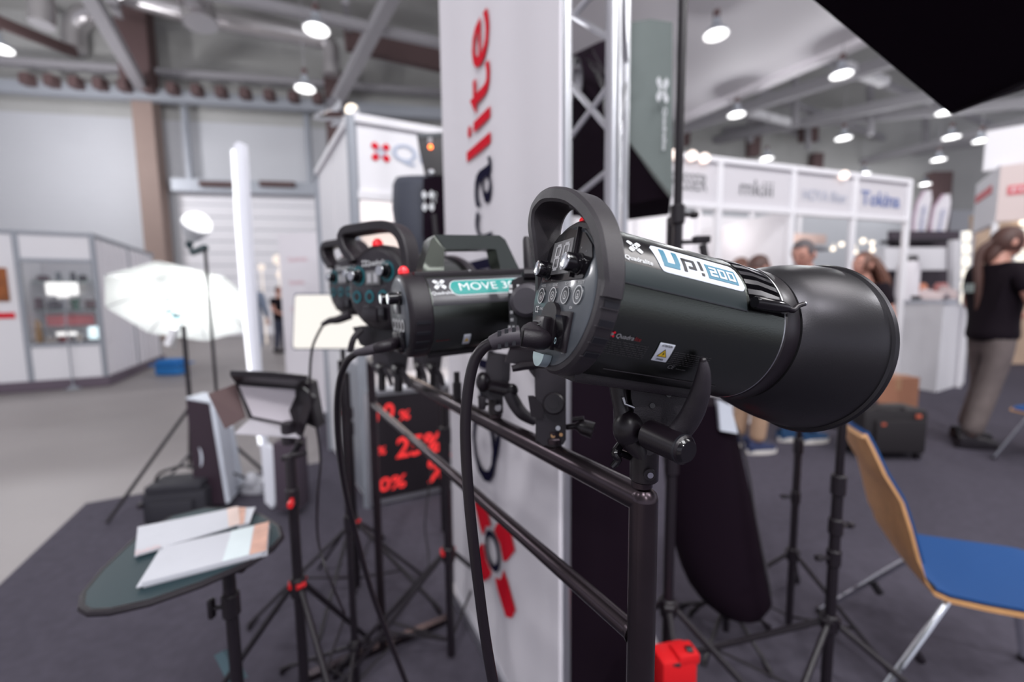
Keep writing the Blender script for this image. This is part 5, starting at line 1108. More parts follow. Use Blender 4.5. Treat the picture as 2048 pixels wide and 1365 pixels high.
for k, (a, lab) in enumerate(((-.0403, 'MODEL'), (-.0132, 'SOUND'), (.0133, 'SLAVE'), (.0372, 'TEST'))):
    b = B1(); disc(b, lambda x, y, a=a: V((-.0038, -(a+x), .001+y)), (0, 0), .0064, 24); b.lathe([(0, .0068), (.0012, .0064)], MX.Translation((-.0026, -a, .001)) @ MX.Rotation(-PI/2, 4, 'Y'), 24); bt = b.build('push_button', PANEL, t)
    b = B1(); ring2(b, pf(.0014), (a, .001), .0068, .0078); ring2(b, pf(.0014), (a, .001), .0030, .0038)
    b.build('button_ring', mat('pale_print', (.62, .63, .64), .5), bt)
    b = B1(); put_text(b, ('a', '>', 'A', 'z')[k], lambda x, y, a=a: pf(.0014)(a-.0015+x, -.001+y), width=.003, height=.004, bold=.03); b.build('button_symbol', MATS['pale_print'], bt)
    b = B1(); put_text(b, lab, lambda x, y, a=a: pf(.0003)(a-.0055+x, .0098+y), width=.011, height=.0026); disc(b, pf(.0003), (a, .0155), .0011, 10); b.build('panel_text', MATS['pale_print'], cp)
for (s, a, c, wd, h) in (('CE', -.0515, -.0150, .0085, .0062), ('SYNC', -.0400, -.0125, .0075, .0022), ('ON', .0245, -.0105, .005, .0022), ('OFF', .0240, -.0480, .0065, .0028), ('F', -.045, -.040, .002, .003)):
    b = B1(); put_text(b, s, lambda x, y, a=a, c=c: pf(.0003)(a+x, c+y), width=wd, height=h, bold=.015); b.build('panel_text', MATS['pale_print'], cp)
b = B1(); b.lathe([(0, .0048), (.0012, .0044), (.0013, .0030)], MX.Translation((-.0026, .0455, -.0235)) @ MX.Rotation(-PI/2, 4, 'Y'), 20); sk = b.build('sync_socket', GLOSS, t)
# arched cover over the mains inlet, inlet, plug and rocker switch
b = B1(); pts_ = [(-.024, -.047), (.0105, -.047), (.0105, -.018)]+[(-.0065+.017*math.cos(a), -.018+.013*math.sin(a)) for a in [PI*i/10 for i in range(11)]]+[(-.0235, -.018)]
b.prism([V((-.0026, -a, c)) for a, c in pts_], (-.0045, 0, 0)); b.build('inlet_cover', PLAST, t)
b = B1(); b.box((-.010, .010, -.031), (.010, .026, .024), bev=.003); b.build('mains_inlet', SATIN, t)
b = B1()
for i in range(4): b.box((-.0155, .010, -.0245-.0028*i), (.0010, .016, .0008))
b.build('inlet_print', GPRINT, t)
b = pbox(.0240, -.030, .020, .034, .002, .0055, .001); sw = b.build('switch_bezel', PLAST, t)
b = B1(); b.prism([V((-.0055, -.0165, -.044)), V((-.0085, -.0165, -.044)), V((-.0060, -.0165, -.031)), V((-.0105, -.0165, -.017)), V((-.0055, -.0165, -.017))], (0, -.0125, 0)); b.build('switch_rocker', GLOSS, t)
b = B1(); ring2(b, lambda x, y: V((-.0092, -(.0225+x), -.0385+y*1.5)), (0, 0), .0012, .0018); b.build('switch_mark', mat('pale_cyan', (.45, .62, .68), .4), t)
b = B1(); b.lathe([(.0, .0120), (.006, .0115)], MX.Translation((-.010, .001, -.0585)) @ MX.Rotation(PI/2, 4, 'X') @ MX.Rotation(0, 4, 'Z'), 24, a0=0, a1=2*PI)
b.bm.free(); b = B1(); b.prism([V((-.0030, .004+.0125*math.cos(a), -.0520+.0120*math.sin(a))) for a in [PI+PI*i/12 for i in range(13)]], (-.008, 0, 0)); b.build('silver_catch', mat('pale_metal', (.40, .50, .53), .35, .6), t, label='pale metal half-round catch at the foot of the panel')
b = B1(); b.lathe([(0, .007), (.004, .007), (.007, .005), (.0085, .001)], MX.Translation((.009, -.004, .0655)) , 20); b.build('slave_dome', mat('red_lens', (.85, .03, .04), .25, emit=(1, .02, .03), estr=.3), t, label='red translucent slave sensor dome')
# arch handle
HP = [(-.0590, .000, .000, .0172), (-.0585, .010, .000, .0172), (-.0555, .024, -.003, .0165), (-.0465, .0440, -.006, .015), (-.0300, .0620, -.010, .014), (-.0080, .0765, -.016, .012), (.0140, .0830, -.022, .010), (.0320, .0845, -.025, .009), (.0450, .0790, -.026, .009), (.0480, .0690, -.024, .009), (.0455, .0540, -.020, .010), (.0460, .0360, -.014, .011), (.0500, .0180, -.006, .006), (.0550, .000, .0, .012)]
hp_ = spline([(a, c) for a, c, _, _ in HP], 5)
def hx(k): return lambda u: (lambda s_: HP[min(int(s_), 12)][k]*(1-(s_-min(int(s_), 12)))+HP[min(int(s_), 12)+1][k]*(s_-min(int(s_), 12)))(u*13)
b = B1(); band(b, hp_, hx(2), hx(3), .0130); b.build('handle', GRIP, t)
# glossy label strip along the upper side, with its print
D2 = math.radians
f = cylp(R1, .0005)
b = B1(); b.grid(lambda u, w_: f(.0175+.1225*u, D2(12.5+41*w_)), 24, 16, th=lambda u, w_: (0, 0, -.0004)); b.build('label_strip', mat('strip_black', (.008, .007, .009), .2), t)
b = B1(); b.grid(lambda u, w_: cylp(R1, .0008)(.0175+.1225*u, D2(53.5+3.2*w_)), 24, 3, th=lambda u, w_: (0, 0, -.0008)); b.build('strip_edge', BODY, t)
b = B1(); b.grid(lambda u, w_: cylp(R1, .0007)(.0175+.1235*u, D2(12.2+.5*w_)), 12, 1, th=lambda u, w_: (0, 0, -.0004)); b.build('seam', INK, t)
b = B1(); b.grid(lambda u, w_: cylp(R1, .0006)(.0175+.1225*u, D2(13+14.5*w_)), 24, 6, th=lambda u, w_: (0, 0, -.0004)); b.build('grey_band', mat('band_grey', (.035, .045, .048), .3, .3), t)
cf = lambda x0, ph0, off: (lambda x, y: cylp(R1, off)(x0+x, D2(ph0)+y/R1))
# white sticker, rounded
def sticker(u, w_):
    x = .0475+.0905*u; ph = 26.5+24.5*w_
    return x, ph
pts2 = []
sx0, sx1, sy0, sy1 = .0475, .1375, 27.0, 51.0; sk_ = .005
b = B1(); nn_ = 30
def stf(u, w_):
    e = .0; cu = min(1, min(u, 1-u)*14); r = (1-math.sqrt(max(0, 1-(1-cu)**2)))*.16
    ph = sy0+(sy1-sy0)*(r+(1-2*r)*w_); return cylp(R1, .0010)(sx0+sk_*(1-w_)+(sx1-sx0)*u-sk_*.4*(1-w_)*u, D2(ph))
b.grid(stf, 40, 12, th=lambda u, w_: (0, 0, -.0003)); st = b.build('model_sticker', STICK, t, label='white sticker with blue and black lettering')
f3 = cf(.0560, 31.5, .0013)
def poly(mb, fn, pts): mb.add([fn(x, y) for x, y in pts], [tuple(range(len(pts)))])
# U (blue): a heavy open letter; P and ! black
b = B1()
rect(b, f3, 0, .004, .0052, .0190, 1, 6); rect(b, f3, .0005, 0, .0165, .0048, 6, 2); rect(b, f3, .0125, .004, .0175, .0190, 1, 6)
b.build('letter_u', BLUEP, st)
b = B1()
rect(b, f3, .0205, .0, .0240, .0150, 1, 5); rect(b, f3, .0205, .0120, .0345, .0150, 5, 1); rect(b, f3, .0312, .0055, .0345, .0150, 1, 4); rect(b, f3, .0262, .0040, .0345, .0070, 4, 1)
rect(b, f3, .0385, .0055, .0417, .0165, 1, 4); rect(b, f3, .0385, .0, .0417, .0030, 1, 1); b.build('letters', INK, st)
b = B1(); f4 = cf(.1015, 31.5, .0013); rect(b, f4, 0, -.0005, .0325, .0150, 14, 6); b.build('number_plate', BLUEP, st)
b = B1(); f5 = cf(.1015, 31.5, .0016)
for i, g_ in enumerate(((0, 0, 1, .2), (0, .4, 1, .6), (0, .8, 1, 1), (0, .1, .25, .5), (.75, .5, 1, .9)),): rect(b, f5, .0028+g_[0]*.0078, .0022+g_[1]*.0100, .0028+g_[2]*.0078, .0022+g_[3]*.0100, 2, 2)
for x0 in (.0125, .0222):
    for g_ in ((0, 0, 1, .2), (0, .8, 1, 1), (0, 0, .25, 1), (.75, 0, 1, 1)): rect(b, f5, x0+g_[0]*.0078, .0022+g_[1]*.0100, x0+g_[2]*.0078, .0022+g_[3]*.0100, 2, 2)
b.build('number', STICK, st)
b = B1(); f6 = cf(.0320, 42, .0010); petals(b, f6, (.0, .0015), .0068); ring2(b, f6, (0, .0015), .0012, .0026); b.build('emblem', WPRINT, t)
b = B1(); put_text(b, 'Quadralite', cf(.0196, 29.6, .0010), width=.0258, height=.0040, bold=.01); b.build('emblem_text', WPRINT, t)
# lower print
b = B1(); f7 = cf(.0165, -23.4, .0006); petals(b, f7, (.0020, .0012), .0026); b.build('small_emblem', REDP, t)
b = B1(); ring2(b, f7, (.0020, .0012), .0005, .0011); put_text(b, 'Quadra', cf(.0225, -24.2, .0006), width=.0160, height=.0036, shear=.2); b.build('small_lettering', mat('dim_white_print', (.33, .33, .35), .5), t)
b = B1(); put_text(b, 'lite', cf(.0392, -24.2, .0006), width=.0058, height=.0036, shear=.2); b.build('small_lettering', mat('dark_red_print', (.22, .01, .015), .5), t)
b = B1()
for i in range(7):
    put_text(b, 'Studio flash unit  230V 50Hz  flash energy 200Ws'[:44-3*(i % 3)], cf(.0145, -27.3-1.7*i, .0005), width=.040, height=.0010)
    put_text(b, 'guide number 58  recycle time 0,7 s  fuse 5A'[:44-4*(i % 2)], cf(.0800, -27.3-1.7*i, .0005), width=.038, height=.0010)
b.build('fine_print', mat('fine_print_grey', (.09, .085, .09), .5), t)
b = B1(); wf = cf(.0635, -36.3, .0009); b.add([], []); 
b.grid(lambda u, w_: wf(-.0008+.0145*u+.0003*(1-w_), .0170*w_), 6, 8, th=lambda u, w_: (0, 0, -.0002)); ws = b.build('warning_sticker', STICK, t, label='white sticker with yellow warning triangle')
wg = cf(.0635, -36.3, .0012); b = B1(); b.add([wg(.0015, .0045), wg(.0115, .0045), wg(.0065, .0122)], [(0, 1, 2)]); b.build('warning_border', INK, ws)
wg2 = cf(.0635, -36.3, .0014); b = B1(); b.add([wg2(.0025, .0051), wg2(.0105, .0051), wg2(.0065, .0112)], [(0, 1, 2)]); b.build('warning_triangle', YEL, ws)
b = B1(); wg3 = cf(.0635, -36.3, .0016); b.add([wg3(.0069, .0100), wg3(.0054, .0074), wg3(.0065, .0076), wg3(.0059, .0056), wg3(.0078, .0083), wg3(.0067, .0081)], [(0, 1, 2, 3, 4, 5)]); put_text(b, 'ATTENTION', lambda x, y: wg(.0017+x, .0140+y), width=.010, height=.0018, bold=.03); put_text(b, 'UWAGA', lambda x, y: wg(.0030+x, .0012+y), width=.007, height=.0018, bold=.03); b.build('warning_text', INK, ws)
b = B1(); put_text(b, 'CE', cf(.0830, -41.8, .0005), width=.0065, height=.0040); put_text(b, 'Made in China', cf(.092, -41.6, .0005), width=.010, height=.0012); b.build('small_mark', mat('dim_grey_print', (.16, .16, .17), .5), t)
# lower flat keel and side seam
b = B1(); b.box((.078, 0, -.0655), (.130, .050, .010), bev=.003); b.build('keel', PLAST, t)
b = B1(); b.grid(lambda u, w_: cylp(R1, .0006)(.030+.118*u, D2(-54.5+.8*w_)), 12, 1, th=lambda u, w_: (0, 0, .0004)); b.build('seam', mat('seam_grey', (.05, .045, .05), .5), t)
b = B1(); b.grid(lambda u, w_: cylp(R1, .0)(.1440+.0400*u, D2(14-196*w_)), 4, 60, th=None); b.build('front_cover', BODY, t)
# front section: cooling fins, ring, locking lever
b = B1(); b.lathe([(.1445, .0630), (.186, .0610)], LX, 64, caps=False); fs_ = b.build('vent_core', SATIN, t)
for k in range(38):
    a = 2*PI*k/38
    if not D2(16) < a < D2(176): continue
    ca, sa = math.cos(a), math.sin(a)
    q_ = basis(V((.1655, -.0645*ca, .0645*sa)), V((1, 0, 0)), V((0, -ca, sa)), V((0, -sa, -ca)))
    b = B1(); b.prism([q_ @ V(p) for p in ((-.0215, .0025, -.0030), (-.006, .0030, -.0042), (.020, .0010, -.0034), (.020, -.0035, -.0034), (-.0215, -.0020, -.0030))], q_.to_3x3() @ V((0, 0, .0052)))
    b.build('cooling_fin', mat('fin_black', (.022, .020, .025), .28), t)
b = B1(); b.lathe([(.1845, .0630), (.185, .0660), (.1865, .0672), (.2025, .0668), (.2045, .0655), (.2050, .0610)], LX, 96); b.build('mount_ring', SATIN, t)
b = B1(); b.lathe([(.1838, .0665), (.1848, .0668)], LX, 96); b.build('ring_edge', STEEL, t)
lf = cylp(R1, .0060); a, c_ = lf(.1420, D2(18.0)), lf(.1790, D2(19.5)); m_ = B1(); m_.tube([a, a.lerp(c_, .05), a.lerp(c_, .75), c_], [.0046, .0055, .0058, .0040], 20); m_.tube([a.lerp(c_, .9)+V((0, .006, 0)), a.lerp(c_, .9)], .004, 10); lv = m_.build('locking_lever', GLOSS, t)
b = B1(); b.tube([c_, lf(.1865, D2(19.0)), lf(.1930, D2(23)), lf(.2030, D2(26.5))], [.0022, .0026, .0022, .0020], 12, smooth=3); b.build('lever_rod', SATIN, lv)
b = B1(); p_ = lf(.2030, D2(26.5)); b.sphere(p_, .0022); b.build('lever_tip', CHROME, lv)
# bowl reflector
b = B1(); b.lathe([(.198, .052), (.2045, .0600), (.206, .0665), (.212, .0705), (.222, .0745), (.238, .0795), (.256, .0838), (.274, .0868), (.286, .0880), (.2895, .0880), (.2905, .0905), (.2935, .0918), (.2965, .0905), (.2968, .0885), (.290, .0865), (.270, .0850), (.240, .0780), (.215, .0690), (.206, .0600)], LX, 128, caps=False); b.build('reflector', REFL, t)
b = B1(); b.lathe([(.2060, .0600), (.2062, .0100)], LX, 40, caps=False); b.build('reflector_back', ALU, t)
b = B1(); b.lathe([(.207, .022), (.225, .024), (.245, .020), (.252, .006)], LX, 32); b.build('flash_tube', mat('frosted_dome', (.75, .75, .72), .4), t)
# tilt bracket (yoke), lever, knob, socket
def ppl(mb, pix, d, th): mb.pp(pix, d, th); return mb
BR = mat('bracket_black', (.022, .018, .024), .45, bump=.2, nscale=900)
b = MB(); b.pp([(1262, 765), (1404, 782), (1398, 815), (1362, 850), (1335, 880), (1318, 902), (1300, 912), (1270, 905), (1258, 880), (1262, 845), (1268, 822), (1262, 795)], .415, .012); b.build('bracket_plate', BR, t)
b = MB(); vs = []
ya = [(755, 1216, 1256), (790, 1221, 1258), (818, 1227, 1262), (840, 1228, 1274), (860, 1227, 1284), (880, 1233, 1290), (898, 1247, 1294), (910, 1262, 1290)]
for (y, x0, x1_) in ya:
    a, c = P(x0, y, .425), P(x1_, y, .425); m_ = (a+c)/2; w2 = (c-a).length/2; dp = .010 if y < 840 else .015
    for i in range(16): an = 2*PI*i/16; vs.append(m_+V((w2*math.cos(an), dp*math.sin(an), 0)))
b.add(vs, [(j*16+i, j*16+(i+1) % 16, (j+1)*16+(i+1) % 16, (j+1)*16+i) for j in range(len(ya)-1) for i in range(16)]+[tuple(range(16)), tuple(range((len(ya)-1)*16, len(ya)*16))]); b.build('rear_cheek', SATIN, t)
b = MB(); b.sphere(P(1256, 858, .420), (.0148, .014, .0185), nu=28, nv=18); b.build('pivot_boss', SATIN, t)
b = MB(); b.tube([P(1246, 795, .41), P(1250, 808, .41), P(1270, 816, .405)], .0014, 8); b.build('spring_clip', STEEL, t)
for (x, y) in ((1338, 790), (1305, 812)): b = MB(); b.cyl(P(x, y, .4145), P(x, y, .4125), .0026, n=12); b.build('screw', GLOSS, t)
b = MB()   # curved lever arm
arm = [(1406, 722, .0030), (1407, 745, .0060), (1402, 780, .0085), (1390, 815, .010), (1374, 845, .0105), (1352, 872, .0105)]
b.tube([P(x, y, d_) for (x, y, r), d_ in zip(arm, (.348, .351, .358, .368, .378, .386))], [r*.92 for x, y, r in arm], 14, smooth=4); b.build('lever_arm', BR, t)
b = MB(); b.sphere(P(1406, 722, .348), .0029); b.build('lever_end', SATIN, t)
a, c = P(1296, 868, .405), P(1372, 902, .365)
b = MB(); b.cyl(a, c, .0140, .0130, n=28, bev=.002); b.build('tension_knob', SATIN, t)
d = (c-a).normalized(); b = MB(); b.cyl(c-d*.001, c+d*.003, .0115, .0105, n=24, bev=.0012); b.build('knob_cap', GLOSS, t)
b = MB(); b.cyl(c-d*.004, c-d*.002, .0135, n=28); b.build('knob_groove', INK, t)
sk = P(1283, 945, .44); top_ = P(1283, 880, .44); bot_ = V((nr.x, nr.y, nr.z+ra_*.9+.008)); ax_ = V((nr.x, nr.y, 0))
b = MB(); b.cyl(bot_, V((nr.x, nr.y, P(1283, 868, .44).z)), .0142, n=28, bev=.002); b.build('spigot_socket', SATIN, t)
b = MB(); c = P(1300, 948, .422); b.cyl(c+V((0, .008, 0)), c-V((.001, .003, 0)), .0058, n=18); b.build('socket_screw', PLAST, t)
b = MB(); c2 = c-V((.001, .0032, 0)); b.cyl(c2, c2-V((0, .0015, 0)), .0030, n=12); b.build('screw_centre', CHROME, t)
b = MB(); c = P(1236, 905, .43); b.cyl(P(1262, 915, .44), c, .004)
b.tube([P(1241, 890, .43), P(1230, 908, .425), P(1236, 920, .425), P(1224, 935, .425)], [.004, .0045, .004, .003], 10, smooth=3); b.build('thumb_screw', GLOSS, t)
# plug and cable
pl = [M1 @ V(p) for p in ((-.012, .010, -.033), (-.020, .011, -.035))]
def tubepx(pts, r, n_=12, sm=5): mb = MB(); mb.tube([P(*p) for p in pts], r, n_, smooth=sm); return mb
tc = thing('power_cable', 'black mains cable hanging from the nearest flash head down past the banner', 'cable', P(985, 1365, .40))
b = MB(); b.tube([pl[0], pl[1], P(1084, 680, .362), P(1045, 675, .358)], [.0080, .0086, .0088, .0082], 14, smooth=3); b.build('plug', PLAST, tc)
b = MB(); b.tube([P(1040, 673, .356), P(1010, 677, .356), P(982, 687, .357)], [.0082, .0078, .0060], 14, smooth=3); sr = b.build('strain_relief', mat('soft_rubber', (.045, .038, .048), .5), tc)
for (x, y) in ((1028, 673), (1013, 676), (999, 680)):
    for s in (-1, 1): b = MB(); b.box(P(x, y+13*s, .352), (.0030, .006, .004)); b.build('relief_notch', INK, sr)
b = tubepx([(986, 685, .357), (966, 697, .358), (948, 725, .36), (937, 775, .362), (931, 840, .364), (932, 910, .366), (938, 1000, .368), (946, 1080, .370), (958, 1180, .374), (970, 1270, .378), (986, 1365, .382), (1010, 1480, .39), (1040, 1620, .40)], .0048, 16); b.build('cord', SATIN, tc)

# ---- generic head: used for the middle unit and the two far ones
def head(name, label, M, R, L, anchor, style):
    tt = thing(name, label, 'flash', anchor)
    def Bm(): return MB(M)
    if style == 'side': b = Bm(); b.lathe([(.030, R-.001), (.032, R), (L, R)], LX, 64); b.build('body_tube', BODY, tt)
    else: b = Bm(); b.lathe([(.03, R*.96), (L, R*.90)], LX, 48); b.build('body_tube', BODY, tt)
    b = Bm(); b.lathe([(-.002, R*.90), (.0, R*.96), (.006, R*1.02), (.030, R*1.03), (.032, R)], LX, 64); sh = b.build('rear_shell', PLAST, tt)
    b = Bm(); b.lathe([(-.004, R*.84), (-.002, R*.90), (.001, R*.90)], LX, 48); cp = b.build('control_panel', PANEL if style == 'side' else mat('dark_panel', (.022, .018, .024), .35), tt)
    for k, ph in enumerate((-8, -22, -36, -50)):
        a = math.radians(ph); q_ = cylp(R*1.03, .0003)(.016, a); b = Bm(); b.box((0, 0, 0), (.020, .0015, .0045), basis(q_, V((1, 0, 0)), V((0, -math.cos(a), math.sin(a))), V((0, math.sin(a), math.cos(a))))); b.build('vent_slot', INK, sh)
    pf_ = lambda off: (lambda a, c: V((-.0042-off, -a, c)))
    for (a, c) in ((-.55, .28), (.45, .36)) if style != 'side' else ((-.45, .42), (.40, .42)):
        b = Bm(); b.lathe([(0, R*.16), (.004, R*.16), (.005, R*.135), (.018, R*.13)], MX.Translation((-.004, -a*R, c*R)) @ MX.Rotation(-PI/2, 4, 'Y'), 24); kn = b.build('control_knob', GLOSS, tt)
        b = Bm(); b.lathe([(.018, R*.12), (.0195, R*.11)], MX.Translation((-.004, -a*R, c*R)) @ MX.Rotation(-PI/2, 4, 'Y'), 24); b.build('knob_cap', CHROME if style == 'side' else STEEL, kn)
        if style != 'side': b = Bm(); ring2(b, pf_(.0005), (a*R, c*R), R*.17, R*.25); b.build('knob_ring', mat('teal_dark_print', (.01, .10, .12), .5), cp)
    for a in (-.62, -.16, .30) if style != 'side' else (-.45, -.15, .15, .45):
        b = Bm(); b.lathe([(0, R*.10), (.002, R*.09)], MX.Translation((-.004, -a*R, -.22*R)) @ MX.Rotation(-PI/2, 4, 'Y'), 20); bb = b.build('push_button', PLAST, tt)
        b = Bm(); ring2(b, pf_(.0012), (a*R, -.22*R), R*.07, R*.155); b.build('button_ring', MATS['pale_print'] if style == 'side' else mat('teal_ring_print', (.008, .13, .16), .5), bb)
    b = Bm(); b.box((-.006, -.0*R, .22*R), (.004, R*.5, R*.34), bev=.001); dw = b.build('display_window', mat('display_glass', (.16, .16, .165), .3) if style != 'side' else MATS['smoked_window'], tt)
    if style != 'side':
        for dx in (-.11, .11):
            b = Bm(); rect(b, lambda a, c, dx=dx: V((-.0084, -(dx*R+a), .22*R+c)), -.07*R, -.11*R, .07*R, .11*R); b.build('display_digit', mat('pale_digit', (.42, .42, .44), .5), dw)
        b = Bm(); put_text(b, 'Quadralite', lambda a, c: pf_(.0005)(-.10*R+a-.15*R, .52*R+c), width=R*.75, height=R*.12, bold=.02); petals(b, pf_(.0005), (-.33*R, .58*R), .085*R); b.build('panel_text', MATS['pale_print'], cp)
        for (s, a, c) in (('MODEL', -.7, -.02), ('SLAVE', -.25, -.02), ('TEST', .22, -.02), ('SYNC', -.4, -.48), ('ON OFF', .05, -.50)): b = Bm(); put_text(b, s, lambda x, y, a=a, c=c: pf_(.0005)(a*R+x, c*R+y), width=R*.2, height=R*.05); b.build('panel_text', GPRINT, cp)
        b = Bm(); b.box((-.009, .05*R, -.66*R), (.012, R*.5, R*.34), bev=.003); b.build('mains_inlet', SATIN, tt)
        b = Bm(); b.box((-.010, -.35*R, -.64*R), (.010, R*.18, R*.32), bev=.002); b.build('switch_rocker', GLOSS, tt)
        hp2 = spline([(-.98*R, -.1*R), (-1.0*R, .25*R), (-.97*R, .68*R), (-.84*R, 1.05*R), (-.55*R, 1.25*R), (-.1*R, 1.31*R), (.5*R, 1.31*R), (.94*R, 1.30*R), (1.0*R, 1.20*R), (.90*R, 1.0*R), (.68*R, .80*R), (.62*R, .68*R)], 4)
        b = Bm(); band(b, hp2, -.012, .022, .018); b.build('handle', PLAST, tt)
    else:
        b = Bm(); b.box((-.007, .02*R, -.62*R), (.010, R*.55, R*.5), bev=.003); b.build('mains_inlet', SATIN, tt)
        b = Bm(); b.box((-.008, -.45*R, -.55*R), (.008, R*.2, R*.4), bev=.002); b.build('switch_rocker', GLOSS, tt)
    b = Bm(); b.lathe([(0, R*.13), (R*.10, R*.12), (R*.17, R*.06), (R*.18, .001)], MX.Translation((.008, .02*R if style != 'side' else -.10*R, R*.99)), 16); b.build('slave_dome', MATS['red_lens'], tt, label='red slave sensor dome')
    b = Bm(); b.lathe([(L, R*.99), (L+.012, R*1.04), (L+.03, R*1.0)], LX, 48); b.build('mount_ring', SATIN, tt)
    return tt
M2 = frame(P(802, 632, .650), .48, .05)
R2 = .0635
t = head('flash_head', 'black studio flash head with teal model label and trapezoid handle, middle of the rack', M2, R2, .235, P(985, 850, .70), 'side')
def B2(): return MB(M2)
hf = [(.030, .055), (.050, .112), (.058, .118), (.168, .118), (.176, .112), (.198, .058), (.165, .058), (.160, .098), (.066, .098), (.062, .058)]
b = B2(); 
vs_ = [V((x, -.022, z)) for x, z in hf]
outer = [(.028, .052), (.050, .112), (.058, .119), (.166, .119), (.176, .112), (.205, .052)]; inner = [(.068, .052), (.072, .096), (.150, .096), (.158, .052)]
quads = [((.028, .052), (.050, .112), (.070, .096), (.066, .052)), ((.050, .112), (.058, .119), (.074, .097), (.070, .096)), ((.058, .119), (.166, .119), (.152, .097), (.074, .097)), ((.166, .119), (.176, .112), (.158, .096), (.152, .097)), ((.176, .112), (.205, .052), (.166, .052), (.158, .096))]
for q4_ in quads: b.prism([V((x, -.019, z)) for x, z in q4_], (0, .038, 0))
bmesh.ops.remove_doubles(b.bm, verts=b.bm.verts, dist=.0002); b.build('handle', BODY, t)
b = B2(); b.box((.115, 0, .058), (.195, .062, .012), bev=.002); b.build('top_deck', PLAST, t)
b = B2(); b.sphere((.105, -.030, .0625), (.002, .002, .002)); b.build('deck_screw', STEEL, t)
b = B2(); b.grid(lambda u, w_: cylp(R2, .0005)(.033+.20*u, D2(12+44*w_)), 20, 12, th=lambda u, w_: (0, 0, -.0004)); b.build('label_strip', mat('strip_grey', (.05, .048, .056), .3), t)
cf2 = lambda x0, ph0, off: (lambda x, y: cylp(R2, off)(x0+x, D2(ph0)+y/R2))
b = B2(); petals(b, cf2(.049, 43, .001), (0, 0), .0095); ring2(b, cf2(.049, 43, .001), (0, 0), .002, .0036); put_text(b, 'Quadralite', cf2(.034, 26.5, .001), width=.033, height=.0052, bold=.01); b.build('emblem', WPRINT, t)
def pill(x0, x1_, c, h, off, mb, nx=24):
    def g_(u, w_):
        x = x0+(x1_-x0)*u; r = h/2; dx = min(x-x0, r); k = math.sqrt(max(0, 1-((r-dx)/r)**2)) if dx < r else 1
        return cylp(R2, off)(x, D2(c)+((w_-.5)*h*max(k, .02))/R2)
    mb.grid(g_, nx*2, 8, th=lambda u, w_: (0, 0, -.0003)); return mb
b = pill(.062, .225, 36, .0275, .0010, B2()); ml = b.build('model_label', WPRINT, t, label='teal label with white lettering')
b = pill(.0632, .225, 36, .0245, .0014, B2()); b.build('label_field', TEALP, ml)
b = B2(); put_text(b, 'MOVE 300', cf2(.0775, 30.5, .0018), width=.104, height=.0135, bold=.004, cut=.006); b.build('lettering', WPRINT, ml)
b = B2(); put_text(b, 'Quadralite', cf2(.036, -38, .0006), width=.022, height=.002); b.build('small_lettering', MATS['dark_red_print'], t)
b = B2(); b.grid(lambda u, w_: cf2(.079, -48, .001)(.011*u, .019*w_), 3, 6, th=lambda u, w_: (0, 0, -.0003)); ws = b.build('warning_sticker', STICK, t)
b = B2(); g_ = cf2(.079, -48, .0014); b.add([g_(.0015, .0055), g_(.0095, .0055), g_(.0055, .0125)], [(0, 1, 2)]); b.build('warning_triangle', YEL, ws)
b = B2(); b.box((.125, 0, -.0625), (.19, .045, .010), bev=.003); b.build('keel', PLAST, t)
# its bracket
b = MB(); b.pp([(975, 705), (1022, 712), (1020, 760), (1014, 775), (1004, 800), (976, 800), (962, 790), (952, 772), (954, 756), (970, 750)], .69, .012); b.build('bracket_plate', BR, t)
b = MB(); b.sphere(P(966, 764, .685), (.012, .014, .016)); b.build('bracket_boss', SATIN, t)
a, c = P(984, 773, .685), P(1024, 781, .655); b = MB(); b.cyl(a, c, .0105, .010, n=20, bev=.002); b.sphere(c, (.0095, .006, .0105)); b.build('tension_knob', SATIN, t)
b = MB(); b.tube([P(*p) for p in ((1018, 785, .66), (1030, 808, .66), (1045, 828, .66), (1070, 844, .665))], [.0105, .011, .010, .007], 12, smooth=4); b.build('lever_arm', BR, t)
rc = on_rail(992)
b = MB(); b.cyl(rc+UPV*(ra_+.004), V((rc.x, rc.y, P(985, 795, .69).z)), .0125, n=20, bev=.002); b.build('spigot_socket', SATIN, t)
b = MB(); c = P(996, 816, .675); b.cyl(c+V((0, .004, 0)), c-V((0, .003, 0)), .005, n=14); b.build('socket_screw', STEEL, t)
b = MB(); b.tube([P(975, 810, .69), P(960, 800, .685), P(958, 792, .685)], .003, 8); b.box(P(964, 806, .68), (.012, .008, .022), bev=.003); b.build('thumb_screw', PLAST, t)
tc = thing('power_cable', 'black mains cable looping down from the middle flash head', 'cable', P(812, 1365, .9))
b = MB(); b.tube([M2 @ V((-.006, .0, -.040)), P(775, 692, .62), P(752, 697, .62)], [.010, .009, .008], 12, smooth=3); b.build('plug', PLAST, tc)
b = tubepx([(756, 696, .62), (735, 702, .62), (712, 706, .63)], [.0075, .0070, .0055]); b.build('strain_relief', MATS['soft_rubber'], tc)
b = tubepx([(716, 705, .63), (695, 722, .65), (680, 760, .68), (674, 820, .72), (678, 900, .76), (690, 980, .80), (712, 1070, .84), (742, 1180, .88), (775, 1270, .90), (812, 1365, .92), (850, 1470, .95)], .0052, 12); b.build('cord', SATIN, tc)

